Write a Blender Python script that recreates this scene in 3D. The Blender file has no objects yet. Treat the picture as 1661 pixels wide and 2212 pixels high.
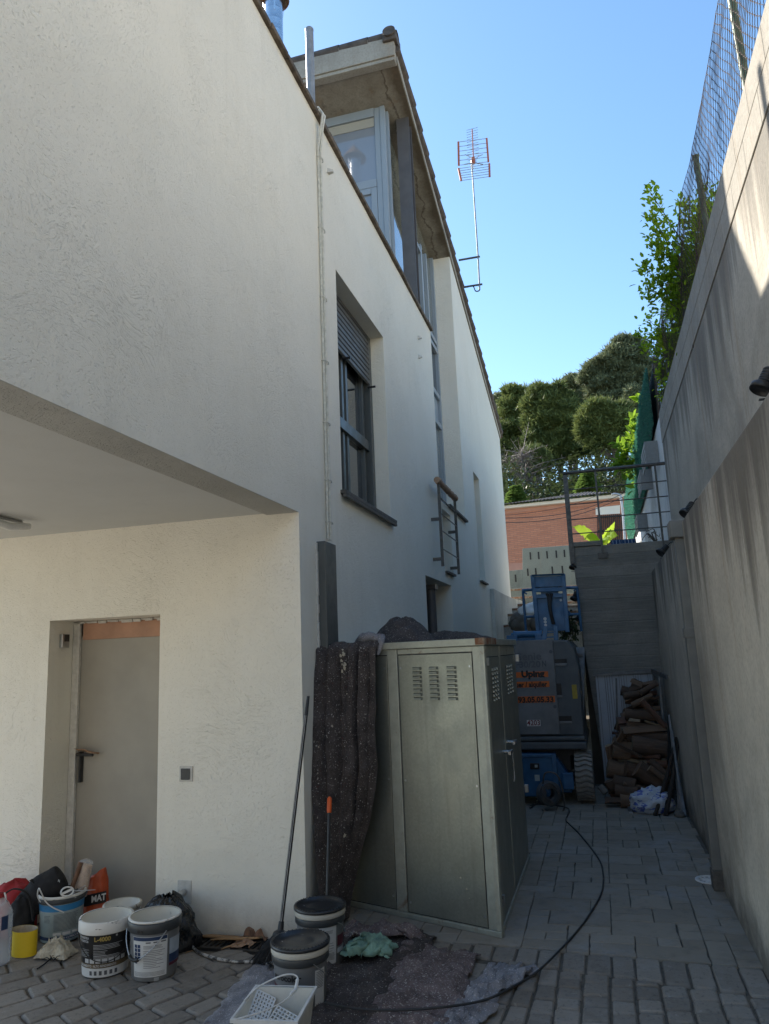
import bpy, bmesh, math, random
from mathutils import Vector, Matrix, noise as mnoise
from math import sin, cos, pi, radians, sqrt, atan2
random.seed(7)
SC = bpy.context.scene
COL = SC.collection

# ---------------------------------------------------------------- camera
CAM_H = 1.70
YAW, PITCH, ROLL, FPX = radians(15.38), radians(10.78), radians(2.32), 1610.0
PW, PH = 1661.0, 2212.0
_f = Vector((-sin(YAW)*cos(PITCH), cos(YAW)*cos(PITCH), sin(PITCH)))
_r = Vector((cos(YAW), sin(YAW), 0)); _u = _r.cross(_f)
_r2 = cos(ROLL)*_r - sin(ROLL)*_u; _u2 = sin(ROLL)*_r + cos(ROLL)*_u
camd = bpy.data.cameras.new('camera'); cam = bpy.data.objects.new('camera', camd); COL.objects.link(cam)
cam.matrix_world = Matrix(((_r2.x, _u2.x, -_f.x, 0), (_r2.y, _u2.y, -_f.y, 0), (_r2.z, _u2.z, -_f.z, CAM_H), (0, 0, 0, 1)))
camd.sensor_fit = 'VERTICAL'; camd.sensor_height = 36.0; camd.lens = 36.0*FPX/PH
camd.clip_start = 0.05; camd.clip_end = 3000
SC.camera = cam
def ray(x, y): return _r2*((x-PW/2)/FPX) - _u2*((y-PH/2)/FPX) + _f
def at(x, y, X=None, Y=None, Z=None):
    d = ray(x, y); c = Vector((0, 0, CAM_H))
    t = X/d.x if X is not None else (Y/d.y if Y is not None else (Z-CAM_H)/d.z)
    return c + d*t

# ---------------------------------------------------------------- sky and sun
SUN = Vector((-1.1, 0.645, 1.0)).normalized()
sun_el = math.asin(SUN.z); sun_az = atan2(SUN.x, SUN.y)
w = bpy.data.worlds.new('World'); SC.world = w; w.use_nodes = True
wt = w.node_tree; bg = wt.nodes['Background']
sk = wt.nodes.new('ShaderNodeTexSky'); sk.sky_type = 'NISHITA'; sk.sun_disc = False
sk.sun_elevation = sun_el; sk.sun_rotation = sun_az
sk.altitude = 150; sk.air_density = 1.0; sk.dust_density = 0.35; sk.ozone_density = 0.7
hs = wt.nodes.new('ShaderNodeHueSaturation'); hs.inputs['Saturation'].default_value = 1.14; hs.inputs['Hue'].default_value = 0.495; wt.links.new(sk.outputs[0], hs.inputs['Color']); wt.links.new(hs.outputs[0], bg.inputs['Color']); bg.inputs['Strength'].default_value = 0.135
sl = bpy.data.lights.new('sun', 'SUN'); sl.energy = 4.5; sl.angle = radians(0.55); sl.color = (1.0, 0.93, 0.82)
so = bpy.data.objects.new('sun', sl); COL.objects.link(so)
so.rotation_euler = SUN.to_track_quat('Z', 'Y').to_euler(); so.location = (-30, 20, 40)
SC.view_settings.view_transform = 'Standard'; SC.view_settings.look = 'None'
SC.view_settings.gamma = 1; SC.view_settings.exposure = 1.18; SC.view_settings.use_curve_mapping = False
SC.cycles.max_bounces = 10; SC.cycles.diffuse_bounces = 6; SC.cycles.transparent_max_bounces = 16

# ---------------------------------------------------------------- node helpers
class NT:
    def __init__(s, name):
        s.m = bpy.data.materials.new(name); s.m.use_nodes = True
        s.t = s.m.node_tree; s.b = s.t.nodes['Principled BSDF']; s.out = s.t.nodes['Material Output']
        s.tc = None
    def nd(s, k): return s.t.nodes.new('ShaderNode'+k)
    def ln(s, a, b): s.t.links.new(a, b)
    def put(s, sock, v):
        if isinstance(v, bpy.types.NodeSocket): s.ln(v, sock)
        elif isinstance(v, (tuple, list)) and len(v) == 3 and sock.type == 'RGBA': sock.default_value = (*v, 1)
        else: sock.default_value = v
    def co(s, kind='Object'):
        if s.tc is None: s.tc = s.nd('TexCoord')
        return s.tc.outputs[kind]
    def map(s, scale=(1,1,1), rot=(0,0,0), loc=(0,0,0), vec=None):
        n = s.nd('Mapping'); s.ln(vec or s.co(), n.inputs[0])
        n.inputs['Scale'].default_value = scale; n.inputs['Rotation'].default_value = rot; n.inputs['Location'].default_value = loc
        return n.outputs[0]
    def noise(s, scale=5, detail=4, rough=.55, dist=0, vec=None, out='Fac'):
        n = s.nd('TexNoise'); s.ln(vec or s.co(), n.inputs['Vector'])
        n.inputs['Scale'].default_value = scale; n.inputs['Detail'].default_value = detail
        n.inputs['Roughness'].default_value = rough; n.inputs['Distortion'].default_value = dist
        return n.outputs[out]
    def voro(s, scale=5, vec=None, feature='F1', out='Distance', rnd=1):
        n = s.nd('TexVoronoi'); n.feature = feature; s.ln(vec or s.co(), n.inputs['Vector'])
        n.inputs['Scale'].default_value = scale; n.inputs['Randomness'].default_value = rnd
        return n.outputs[out]
    def ramp(s, fac, pts, interp='LINEAR'):
        n = s.nd('ValToRGB'); s.ln(fac, n.inputs[0]); e = n.color_ramp.elements; n.color_ramp.interpolation = interp
        while len(e) < len(pts): e.new(.5)
        for k, (p, c) in zip(e, pts):
            k.position = p; k.color = (c, c, c, 1) if isinstance(c, (int, float)) else (*c, 1)
        return n.outputs[0]
    def mix(s, fac, a, b, mode='MIX'):
        n = s.nd('Mix'); n.data_type = 'RGBA'; n.blend_type = mode
        s.put(n.inputs[0], fac); s.put(n.inputs[6], a); s.put(n.inputs[7], b)
        return n.outputs[2]
    def math(s, op, a, b=0.0, c=0.0, clamp=False):
        n = s.nd('Math'); n.operation = op; n.use_clamp = clamp
        s.put(n.inputs[0], a); s.put(n.inputs[1], b); s.put(n.inputs[2], c)
        return n.outputs[0]
    def xyz(s, vec=None):
        n = s.nd('SeparateXYZ'); s.ln(vec or s.co(), n.inputs[0]); return n.outputs
    def bump(s, h, strength=.3, dist=.01, normal=None):
        n = s.nd('Bump'); s.ln(h, n.inputs['Height']); n.inputs['Strength'].default_value = strength; n.inputs['Distance'].default_value = dist
        if normal is not None: s.ln(normal, n.inputs['Normal'])
        return n.outputs[0]
    def rnd(s):
        n = s.nd('ObjectInfo'); return n.outputs['Random']
    def isl(s):
        n = s.nd('NewGeometry'); return n.outputs['Random Per Island']
    def fin(s, base=None, rough=.7, metal=0, normal=None, spec=None, **k):
        if base is not None: s.put(s.b.inputs['Base Color'], base)
        s.put(s.b.inputs['Roughness'], rough); s.put(s.b.inputs['Metallic'], metal)
        if normal is not None: s.ln(normal, s.b.inputs['Normal'])
        if spec is not None: s.b.inputs['Specular IOR Level'].default_value = spec
        for a, v in k.items(): s.put(s.b.inputs[a], v)
        return s.m
MATS = {}
def simple(name, c, rough=.6, metal=0, var=.25, scale=14, bump=0, bscale=60, c2=None, lo=.35, hi=.65, spec=None, bdist=.003):
    n = NT(name)
    c2 = c2 or tuple(x*(1-var) for x in c)
    base = n.ramp(n.noise(scale, 6, .6), [(lo, c2), (hi, c)])
    nm = n.bump(n.noise(bscale, 5, .6), bump, bdist) if bump else None
    r = n.ramp(n.noise(scale*1.7, 4), [(.3, max(rough-.1, .02)), (.7, min(rough+.1, 1))])
    MATS[name] = n.fin(base, r, metal, nm, spec)
    return MATS[name]

# ---------------------------------------------------------------- mesh helpers
class MB:
    def __init__(s): s.v = []; s.f = []; s.mi = []; s.sm = []; s.cur = 0; s.smooth = False
    def add(s, vs, fs, smooth=None):
        o = len(s.v); s.v += [Vector(v) for v in vs]
        for f in fs:
            s.f.append(tuple(i+o for i in f)); s.mi.append(s.cur); s.sm.append(s.smooth if smooth is None else smooth)
        return s
    def box(s, x0, x1, y0, y1, z0, z1, M=None):
        vs = [Vector((x, y, z)) for z in (z0, z1) for y in (y0, y1) for x in (x0, x1)]
        if M is not None: vs = [M @ v for v in vs]
        return s.add(vs, [(0,2,3,1), (4,5,7,6), (0,1,5,4), (2,6,7,3), (0,4,6,2), (1,3,7,5)], False)
    def quad(s, a, b, c, d): return s.add([a, b, c, d], [(0,1,2,3)], False)
    def poly(s, pts): return s.add(pts, [tuple(range(len(pts)))], False)
    def prism(s, pts, fn0, fn1):
        n = len(pts); a = [fn0(p) for p in pts]; b = [fn1(p) for p in pts]
        s.add(a+b, [tuple(range(n))[::-1], tuple(range(n, 2*n))]+[(i, (i+1) % n, n+(i+1) % n, n+i) for i in range(n)], False)
        return s
    def tube(s, pts, r, n=8, caps=True, flat=1.0):
        pts = [Vector(p) for p in pts]; m = len(pts); rs = r if isinstance(r, (list, tuple)) else [r]*m
        vs = []; up = None
        for i, p in enumerate(pts):
            d = (pts[min(i+1, m-1)]-pts[max(i-1, 0)]); d = d.normalized() if d.length > 1e-9 else Vector((0,0,1))
            if up is None: up = Vector((0,0,1)) if abs(d.z) < .9 else Vector((1,0,0))
            a = d.cross(up);
            if a.length < 1e-5: a = d.orthogonal()
            a.normalize(); b = a.cross(d).normalized(); up = b
            for k in range(n):
                t = 2*pi*k/n; vs.append(p + (a*cos(t) + b*sin(t)*flat)*rs[i])
        fs = [(i*n+k, i*n+(k+1) % n, (i+1)*n+(k+1) % n, (i+1)*n+k) for i in range(m-1) for k in range(n)]
        s.add(vs, fs, True)
        if caps: s.add(vs[:n], [tuple(range(n))[::-1]], False); s.add(vs[-n:], [tuple(range(n))], False)
        return s
    def bar(s, a, b, w, h=None, up=(0,0,1)):
        a = Vector(a); b = Vector(b); d = (b-a).normalized(); h = h or w; u = Vector(up)
        x = d.cross(u)
        if x.length < 1e-4: x = d.cross(Vector((0,1,0)))
        x.normalize(); y = x.cross(d)
        vs = [p + x*sx*w/2 + y*sy*h/2 for p in (a, b) for sy in (-1, 1) for sx in (-1, 1)]
        return s.add(vs, [(0,1,3,2), (4,6,7,5), (0,4,5,1), (2,3,7,6), (0,2,6,4), (1,5,7,3)], False)
    def lathe(s, prof, c=(0,0,0), n=32, ex=1.0, M=None, close=False, a0=0, a1=2*pi):
        vs = []; c = Vector(c); full = abs(a1-a0-2*pi) < 1e-6; k = n if full else n+1
        for r, z in prof:
            for i in range(k):
                t = a0+(a1-a0)*i/n; v = Vector((r*cos(t)*ex, r*sin(t), z)); vs.append((M @ v if M is not None else v)+c)
        fs = []
        for j in range(len(prof)-1):
            for i in range(k if full else n):
                i2 = (i+1) % k; fs.append((j*k+i, j*k+i2, (j+1)*k+i2, (j+1)*k+i))
        return s.add(vs, fs, True)
    def grid(s, fn, nu, nv, smooth=True):
        vs = [fn(i/nu, j/nv) for j in range(nv+1) for i in range(nu+1)]
        return s.add(vs, [(j*(nu+1)+i, j*(nu+1)+i+1, (j+1)*(nu+1)+i+1, (j+1)*(nu+1)+i) for j in range(nv) for i in range(nu)], smooth)
    def text(s, body, size, fn, bold=0.0, align='CENTER', ext=0.0, sx=1.0, shear=0):
        vs, fs = text_geo(body, size, bold, align, ext, shear)
        return s.add([fn(Vector((v.x*sx, v.y, v.z))) for v in vs], fs, False)
    def build(s, name, mat=None, parent=None, local=False, bevel=0, base=None, sub=0, autosm=None, solid=0):
        me = bpy.data.meshes.new(name)
        if parent is not None: o0 = Vector((0,0,0)) if local else ORG[parent.name]
        elif base is not None: o0 = Vector(base)
        elif local: o0 = Vector((0,0,0))
        else:
            xs = [v.x for v in s.v]; ys = [v.y for v in s.v]
            o0 = Vector(((min(xs)+max(xs))/2, (min(ys)+max(ys))/2, min(v.z for v in s.v)))
        me.from_pydata([tuple(v-o0) for v in s.v], [], s.f)
        ms = mat if isinstance(mat, (list, tuple)) else [mat]
        for m in ms: me.materials.append(MATS[m] if isinstance(m, str) else m)
        for p, i, sm in zip(me.polygons, s.mi, s.sm): p.material_index = i; p.use_smooth = sm
        me.update()
        o = bpy.data.objects.new(name, me); COL.objects.link(o)
        if parent is not None: o.parent = parent; ORG[o.name] = ORG[parent.name]
        else: o.location = (0,0,0) if local else o0; ORG[o.name] = o0
        if solid:
            md = o.modifiers.new('solid', 'SOLIDIFY'); md.thickness = solid; md.offset = 0
        if bevel:
            md = o.modifiers.new('bevel', 'BEVEL'); md.width = bevel; md.segments = 2; md.limit_method = 'ANGLE'; md.angle_limit = radians(40)
        if sub:
            md = o.modifiers.new('sub', 'SUBSURF'); md.levels = sub; md.render_levels = sub
        return o
ORG = {}
_tc = {}
def text_geo(body, size, bold, align, ext, shear):
    key = (body, size, bold, align, ext, shear)
    if key not in _tc:
        cu = bpy.data.curves.new('lettering', 'FONT'); cu.body = body; cu.size = size; cu.align_x = align; cu.align_y = 'CENTER'
        cu.offset = bold; cu.extrude = ext; cu.resolution_u = 3; cu.shear = shear
        ob = bpy.data.objects.new('lettering', cu); COL.objects.link(ob)
        bpy.context.view_layer.update()
        me = bpy.data.meshes.new_from_object(ob.evaluated_get(bpy.context.evaluated_depsgraph_get()))
        _tc[key] = ([v.co.copy() for v in me.vertices], [tuple(p.vertices) for p in me.polygons])
        bpy.data.objects.remove(ob); bpy.data.curves.remove(cu); bpy.data.meshes.remove(me)
    return _tc[key]
def tag(o, label=None, cat=None, group=None, kind=None):
    if label: o['label'] = label
    if cat: o['category'] = cat
    if group: o['group'] = group
    if kind: o['kind'] = kind
    return o
def thing(name, label, cat, loc, group=None):
    o = bpy.data.objects.new(name, None); o.empty_display_size = .1; COL.objects.link(o); o.location = loc
    ORG[o.name] = Vector(loc); return tag(o, label, cat, group)
def kids(o): return [c for c in bpy.data.objects if c.parent == o]
def copy_tree(o, parent=None):
    c = o.copy(); COL.objects.link(c)
    if parent is not None: c.parent = parent
    for ch in kids(o): copy_tree(ch, c)
    return c
def fbm(x, y, z=0, s=1.0, oct=3):
    v = 0; a = 1
    for _ in range(oct):
        v += a*mnoise.noise(Vector((x*s, y*s, z*s))); s *= 2; a *= .5
    return v
def lerp(a, b, t): return a+(b-a)*t
# ---------------------------------------------------------------- materials
def plaster(name, c, c2, bump=.5, seed=0):
    n = NT(name); P = n.map(loc=(seed, seed*.7, seed*.3))
    big = n.noise(.9, 5, .6, .3, P); mid = n.noise(7, 4, .6, 0, P)
    base = n.mix(n.ramp(big, [(.3, 0.0), (.7, 1.0)]), c2, c)
    base = n.mix(n.math('MULTIPLY', n.ramp(mid, [(.55, 0.0), (.75, 1.0)]), .25), base, tuple(x*.88 for x in c2))
    run = n.math('MULTIPLY', n.ramp(n.noise(1, 4, .6, .2, n.map((7, 7, .35), loc=(seed, 1, 2))), [(.5, 0.0), (.75, 1.0)]), n.ramp(n.noise(.6, 3, .5, 0, n.map(loc=(8, seed, 3))), [(.45, 0.0), (.7, .12)]))
    base = n.mix(run, base, (.42, .36, .26))
    zz = n.xyz()[2]; spl = n.math('MULTIPLY', n.ramp(n.math('ADD', zz, n.math('MULTIPLY', n.math('SUBTRACT', n.noise(6, 5, .7), .5), .35)), [(0.0, 1.0), (.22, 0.0)]), .45)
    base = n.mix(spl, base, (.34, .29, .22))
    # short trowel scratches and pits, gathered in loose patches, over a fine sandy grain
    sw = n.noise(1.1, 3, .5, 0, P, 'Color')
    wv = n.nd('VectorMath'); wv.operation = 'MULTIPLY_ADD'; n.ln(sw, wv.inputs[0]); wv.inputs[1].default_value = (.9, .9, .9); n.ln(P, wv.inputs[2])
    st = n.noise(1, 3, .5, .15, n.map((26, 34, 120), (.45, .2, .3), vec=wv.outputs[0]))
    st2 = n.noise(1, 3, .5, .1, n.map((60, 80, 44), (1.1, -.4, .9), vec=wv.outputs[0]))
    grain = n.noise(150, 2, .6, 0, P); pit = n.noise(75, 2, .5, .2, P); lump = n.noise(22, 3, .5, 0, P)
    patch = n.ramp(n.noise(1.3, 4, .6, .4, P), [(.44, .0), (.66, 1.0)]); patch2 = n.ramp(n.noise(1.9, 4, .6, .4, n.map(loc=(5, 9, 2))), [(.42, .0), (.64, 1.0)])
    hh = n.math('ADD', n.math('MULTIPLY', n.math('MULTIPLY', n.ramp(st, [(.56, 1.0), (.66, 0.0)]), .5), patch), n.math('MULTIPLY', n.math('MULTIPLY', n.ramp(st2, [(.58, 1.0), (.68, 0.0)]), .6), patch2))
    hh = n.math('ADD', hh, n.math('ADD', n.math('MULTIPLY', grain, .35), n.math('ADD', n.math('MULTIPLY', lump, .5), n.math('MULTIPLY', n.ramp(pit, [(.28, 0.0), (.40, 1.0)]), .45))))
    MATS[name] = n.fin(base, .92, 0, n.bump(hh, bump, .007), .25)
plaster('white_plaster', (.85, .815, .72), (.80, .762, .662), .75)
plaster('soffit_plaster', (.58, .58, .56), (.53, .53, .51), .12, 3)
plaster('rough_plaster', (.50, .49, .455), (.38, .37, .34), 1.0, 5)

def concrete(name, c, c2, stain=(.09, .085, .075), amount=.6, top=None, fall=1.0, pits=.4, boards=0, axis='y'):
    n = NT(name); x, y, z = n.xyz()
    base = n.mix(n.ramp(n.noise(2.2, 6, .65, .2), [(.35, 0.0), (.68, 1.0)]), c2, c)
    blot = n.ramp(n.noise(.8, 6, .68, .7, n.map((1, 1, .7), loc=(3, 6, 1))), [(.50, 0.0), (.60, .35), (.72, .6)]); base = n.mix(blot, base, tuple(v*.52 for v in c2))
    fine = n.noise(38, 5, .7); base = n.mix(n.math('MULTIPLY', n.ramp(fine, [(.45, 0.0), (.72, 1.0)]), .5), base, tuple(v*.6 for v in c2))
    sc = (13, 13, .75)
    s1 = n.noise(1, 5, .6, .25, n.map(sc)); s2 = n.noise(1, 4, .6, .2, n.map((3.2, 3.2, .22), loc=(3, 5, 1)))
    streak = n.math('MULTIPLY', n.ramp(s1, [(.52, 0.0), (.68, 1.0)]), n.ramp(s2, [(.46, 0.0), (.66, 1.0)]))
    brk = n.ramp(n.noise(1.1, 4, .6, .3, n.map((1, 1, .6), loc=(7, 1, 2))), [(.40, .05), (.62, 1.0)]); streak = n.math('MULTIPLY', streak, brk)
    if top is not None:
        dn = n.math('DIVIDE', n.math('SUBTRACT', top, z), fall)
        d1 = n.noise(1, 5, .65, 0, n.map((0, 4.5, .10))); d2 = n.noise(1, 4, .6, 0, n.map((0, 21, .25), loc=(2, 7, 1))); d3 = n.noise(1, 3, .5, 0, n.map((0, 1.1, 0), loc=(5, 1, 1)))
        dl = n.math('ADD', n.math('ADD', n.math('MULTIPLY', d1, 1.35), n.math('MULTIPLY', d2, .45)), n.math('MULTIPLY', n.math('SUBTRACT', d3, .22), 1.5))           # how far each drip has run
        edge = n.ramp(n.math('SUBTRACT', n.math('SUBTRACT', dl, 1.0), dn), [(0.0, 0.0), (.12, .55), (.34, 1.0)])
        streak = n.math('MAXIMUM', n.math('MULTIPLY', streak, .16), edge)
    base = n.mix(n.math('MULTIPLY', streak, amount), base, stain)
    if top == 2.59:
        damp = n.ramp(n.math('ADD', z, n.math('MULTIPLY', n.math('SUBTRACT', n.noise(3.5, 5, .65), .5), .8)), [(.02, .75), (.30, 0.0)]); base = n.mix(damp, base, (.10, .092, .08))
    if name == 'soffit_concrete':                        # damp mossy tide mark along the verge and peeling flakes
        ed = n.math('ADD', x, n.math('MULTIPLY', n.math('SUBTRACT', n.noise(2.6, 5, .65), .5), .34)); tide = n.ramp(ed, [(0.0, 0.0), (1.0, 1.0)])
        m1 = n.math('SMOOTH_MIN', 1.0, n.math('MULTIPLY', n.math('ADD', ed, .16), 9.0), .1, True); base = n.mix(n.math('MULTIPLY', m1, .8), base, (.10, .075, .05))
        m2 = n.ramp(n.math('ABSOLUTE', n.math('ADD', ed, .20)), [(0.0, .75), (.02, 0.0)]); base = n.mix(m2, base, (.07, .05, .035))
        base = n.mix(n.ramp(n.noise(5, 5, .7, .4, n.map(loc=(2, 4, 4))), [(.66, 0.0), (.70, .7)]), base, (.52, .47, .38))
    rust = n.math('MULTIPLY', n.ramp(n.noise(1, 4, .6, .3, n.map((5, 5, .5), loc=(9, 2, 4))), [(.58, 0.0), (.75, 1.0)]), .35)
    base = n.mix(rust, base, (.30, .20, .12))
    h = n.math('ADD', n.math('MULTIPLY', fine, .5), n.math('MULTIPLY', n.ramp(n.voro(26, n.map((1, 1, 1))), [(.05, 0.0), (.16, 1.0)]), pits))
    if boards:
        bz = n.math('FRACT', n.math('MULTIPLY', n.math('ADD', z, n.math('MULTIPLY', n.noise(1.2, 2), .03)), boards))
        ln_ = n.ramp(bz, [(0.0, 0.0), (.06, 1.0), (.94, 1.0), (1.0, 0.0)])
        bi = n.math('FLOOR', n.math('MULTIPLY', z, boards)); wn = n.nd('TexWhiteNoise'); wn.noise_dimensions = '1D'; n.ln(bi, wn.inputs['W'])
        gr = n.noise(1, 5, .6, .3, n.map((3, 3, 60)))
        base = n.mix(n.math('MULTIPLY', wn.outputs[0], .45), base, tuple(v*.62 for v in c2))
        base = n.mix(n.math('MULTIPLY', n.ramp(gr, [(.4, 0.0), (.7, 1.0)]), .35), base, tuple(v*1.25 for v in c))
        h = n.math('ADD', n.math('MULTIPLY', h, .6), n.math('MULTIPLY', ln_, .8))
    MATS[name] = n.fin(base, .93, 0, n.bump(h, .55, .008), .2)
concrete('retaining_concrete', (.57, .525, .45), (.43, .395, .34), (.085, .077, .066), .74, 2.59, 1.4, .45)
concrete('upper_concrete', (.56, .52, .45), (.42, .39, .335), (.09, .083, .077), .6, 1.72, 1.5, 1.2)
concrete('block_concrete', (.42, .392, .345), (.34, .318, .278), (.2, .18, .15), .45, None, 1, .5)
concrete('board_concrete', (.29, .272, .24), (.205, .192, .168), (.06, .057, .05), .45, None, 1, .3, 7.0)
concrete('white_wall_paint', (.86, .87, .87), (.80, .81, .81), (.40, .41, .42), .25, None, 1, .3)
concrete('eave_concrete', (.45, .425, .37), (.36, .335, .285), (.15, .12, .085), .55, None, 1, .5)
concrete('soffit_concrete', (.36, .335, .28), (.26, .235, .19), (.10, .075, .05), .7, None, 1, .5)
concrete('far_concrete', (.235, .255, .225), (.205, .22, .195), (.15, .16, .145), .3, None, 1, .1)
concrete('low_wall_render', (.70, .675, .60), (.60, .57, .50), (.3, .27, .23), .3, 2.85, .5, .2)

n = NT('cobble_stone'); i = n.isl()
base = n.mix(i, (.185, .160, .132), (.275, .243, .205))
base = n.mix(n.math('MULTIPLY', n.ramp(n.noise(3.0, 6, .7, .5), [(.48, 0.0), (.72, 1.0)]), .6), base, (.30, .285, .26))
base = n.mix(n.math('MULTIPLY', n.ramp(n.noise(24, 5, .75, .3), [(.62, 0.0), (.74, 1.0)]), .7), base, (.40, .39, .37))
base = n.mix(n.math('MULTIPLY', n.ramp(n.noise(46, 4, .7), [(.3, 1.0), (.46, 0.0)]), .5), base, (.05, .047, .043))
n.fin(base, n.ramp(n.noise(20, 3), [(.3, .6), (.7, .85)]), 0, n.bump(n.noise(55, 6, .7), .55, .006), .35); MATS['cobble_stone'] = n.m
n = NT('flag_stone'); i = n.isl()
base = n.mix(i, (.225, .196, .155), (.285, .252, .205))
base = n.mix(n.math('MULTIPLY', n.ramp(n.noise(1.6, 6, .7, .8), [(.48, 0.0), (.7, 1.0)]), .6), base, (.30, .30, .295))
base = n.mix(n.math('MULTIPLY', n.ramp(n.noise(30, 5, .75), [(.63, 0.0), (.76, 1.0)]), .5), base, (.42, .41, .40))
base = n.mix(n.math('MULTIPLY', n.ramp(n.noise(9, 5, .7), [(.3, 1.0), (.48, 0.0)]), .4), base, (.09, .087, .082))
n.fin(base, .8, 0, n.bump(n.noise(40, 6, .7), .4, .005), .35); MATS['flag_stone'] = n.m
simple('joint_mortar', (.145, .126, .10), .95, 0, .4, 20, .4, 90)
simple('earth', (.13, .105, .075), .95, 0, .4, 3, .5, 20)
simple('hill_earth', (.09, .085, .05), .95, 0, .4, .3, .5, 2)
simple('sunlit_paving', (.40, .37, .315), .9, 0, .2, 3, .3, 40)

def metal(name, c, rough=.4, metal_=.9, var=.3, scale=30, bump=.05): simple(name, c, rough, metal_, var, scale, bump, 80)
n = NT('galvanised_sheet')
sp = n.voro(75, out='Color'); sg = n.nd('SeparateColor'); n.ln(sp, sg.inputs[0])
base = n.mix(sg.outputs[0], (.30, .31, .265), (.345, .352, .305))
base = n.mix(n.ramp(n.noise(2.2, 5, .6), [(.35, 0.0), (.7, .6)]), base, (.26, .268, .23))
st = n.noise(1, 4, .6, .2, n.map((20, 20, 1.2)))
base = n.mix(n.math('MULTIPLY', n.ramp(st, [(.55, 0.0), (.72, 1.0)]), .25), base, (.16, .155, .13))
n.fin(base, n.ramp(n.noise(6, 4), [(.3, .36), (.7, .52)]), .72, n.bump(n.noise(3.5, 3), .12, .02)); MATS['galvanised_sheet'] = n.m
n = NT('galvanised_frame')
base = n.mix(n.ramp(n.noise(18, 6, .7), [(.35, 0.0), (.7, 1.0)]), (.36, .37, .32), (.47, .485, .42))
base = n.mix(n.ramp(n.noise(5, 6, .7, .6), [(.59, 0.0), (.70, .75)]), base, (.17, .075, .035))
n.fin(base, n.ramp(n.noise(9, 4), [(.3, .42), (.7, .62)]), .6, n.bump(n.noise(60, 4), .1, .003)); MATS['galvanised_frame'] = n.m
simple('rusty_rim', (.20, .085, .04), .8, 0, 0, 16, .3, c2=(.29, .25, .19), lo=.36, hi=.56)
metal('zinc', (.55, .56, .57), .35, .95, .25, 14)
metal('steel_bright', (.75, .76, .78), .22, 1.0, .15)
metal('dark_steel', (.125, .113, .108), .5, .1, .2, 5)
metal('rail_steel', (.13, .12, .11), .5, .5, .4, 22)
metal('rail_black', (.055, .05, .045), .55, .4, .5, 25)
simple('anthracite_paint', (.105, .112, .108), .38, .15, .12, 6)
simple('aluminium_frame', (.31, .36, .405), .4, .0, .05, 3)
simple('shutter_slat', (.115, .117, .114), .55, .0, .12, 5)
simple('dark_sill', (.14, .125, .105), .7, 0, .4, 25, .2)
simple('coping_tile', (.17, .13, .095), .9, 0, .55, 12, .6, 50)
simple('roof_tile', (.125, .10, .082), .85, 0, .5, 9, .5, 40)
simple('far_roof_tile', (.145, .125, .11), .85, 0, .5, 5, .3, 30)
simple('door_paint', (.35, .325, .275), .55, .0, .14, 2.5, .05, 40)
simple('primer_wood', (.48, .27, .175), .7, 0, .2, 7, .2)
simple('black_plastic', (.022, .022, .023), .42, 0, .2, 20)
simple('grey_plastic', (.33, .33, .32), .5, 0, .15, 20)
simple('white_plastic', (.72, .71, .68), .5, 0, .12, 20)
simple('cable_white', (.68, .66, .58), .7, 0, .25, 30)
simple('cable_black', (.035, .034, .034), .5, 0, .5, 9)
simple('paper', (.43, .27, .17), .85, 0, .3, 12, .3)
simple('tape', (.62, .60, .55), .7, 0, .2, 30)
simple('interior', (.42, .40, .34), .9, 0, .1, 2)
simple('dark_interior', (.05, .05, .05), .9, 0, .1, 2)
def glass(name, c, rough=.04, spec=.9):
    n = NT(name); MATS[name] = n.fin(n.ramp(n.noise(.8, 2), [(.3, tuple(v*.85 for v in c)), (.7, c)]), rough, 0, n.bump(n.noise(1.5, 2), .03, .05), spec, **{'Coat Weight': .8, 'Coat Roughness': .02})
glass('blind_glass', (.27, .30, .34)); glass('dark_glass', (.035, .036, .038)); glass('stair_glass', (.21, .215, .175)); glass('curtain_glass', (.30, .30, .26))
simple('grey_downpipe', (.20, .20, .185), .5, 0, .25, 6)
simple('fence_wire', (.10, .065, .05), .7, .2, .5, 40)
simple('green_post', (.12, .17, .10), .5, .1, .5, 15)
def felt(name, c, c2, spot=(.5, .47, .42), dens=.66, big=.78):
    n = NT(name)
    base = n.mix(n.ramp(n.noise(9, 4, .6), [(.35, 0.0), (.65, 1.0)]), c2, c)
    base = n.mix(n.ramp(n.noise(120, 3, .8), [(.58, 0.0), (.70, .7)]), base, tuple(min(1, v*3.2+.02) for v in c))
    base = n.mix(n.ramp(n.noise(85, 2, .6, 0, n.map(loc=(4, 2, 7))), [(dens, 0.0), (dens+.04, .8)]), base, spot)
    base = n.mix(n.ramp(n.noise(26, 3, .6, .2, n.map(loc=(1, 8, 3))), [(big-.03, 0.0), (big, .9)]), base, (.62, .58, .5))
    base = n.mix(n.ramp(n.noise(60, 2, .5, 0, n.map(loc=(3, 3, 3))), [(.68, 0.0), (.72, .5)]), base, (.12, .035, .03))
    MATS[name] = n.fin(base, .98, 0, n.bump(n.noise(110, 4, .8), .7, .006), .1)
felt('dark_felt', (.095, .080, .074), (.055, .046, .043), dens=.645); felt('brown_felt', (.20, .155, .148), (.12, .094, .09), dens=.61)
felt('grey_felt', (.30, .29, .30), (.20, .195, .205), dens=.75, big=.85)
simple('bucket_black', (.024, .023, .023), .38, 0, .3, 12); simple('bucket_grey', (.20, .205, .21), .4, 0, .12, 9); simple('bucket_dark', (.055, .06, .063), .42, 0, .3, 14)
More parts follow.
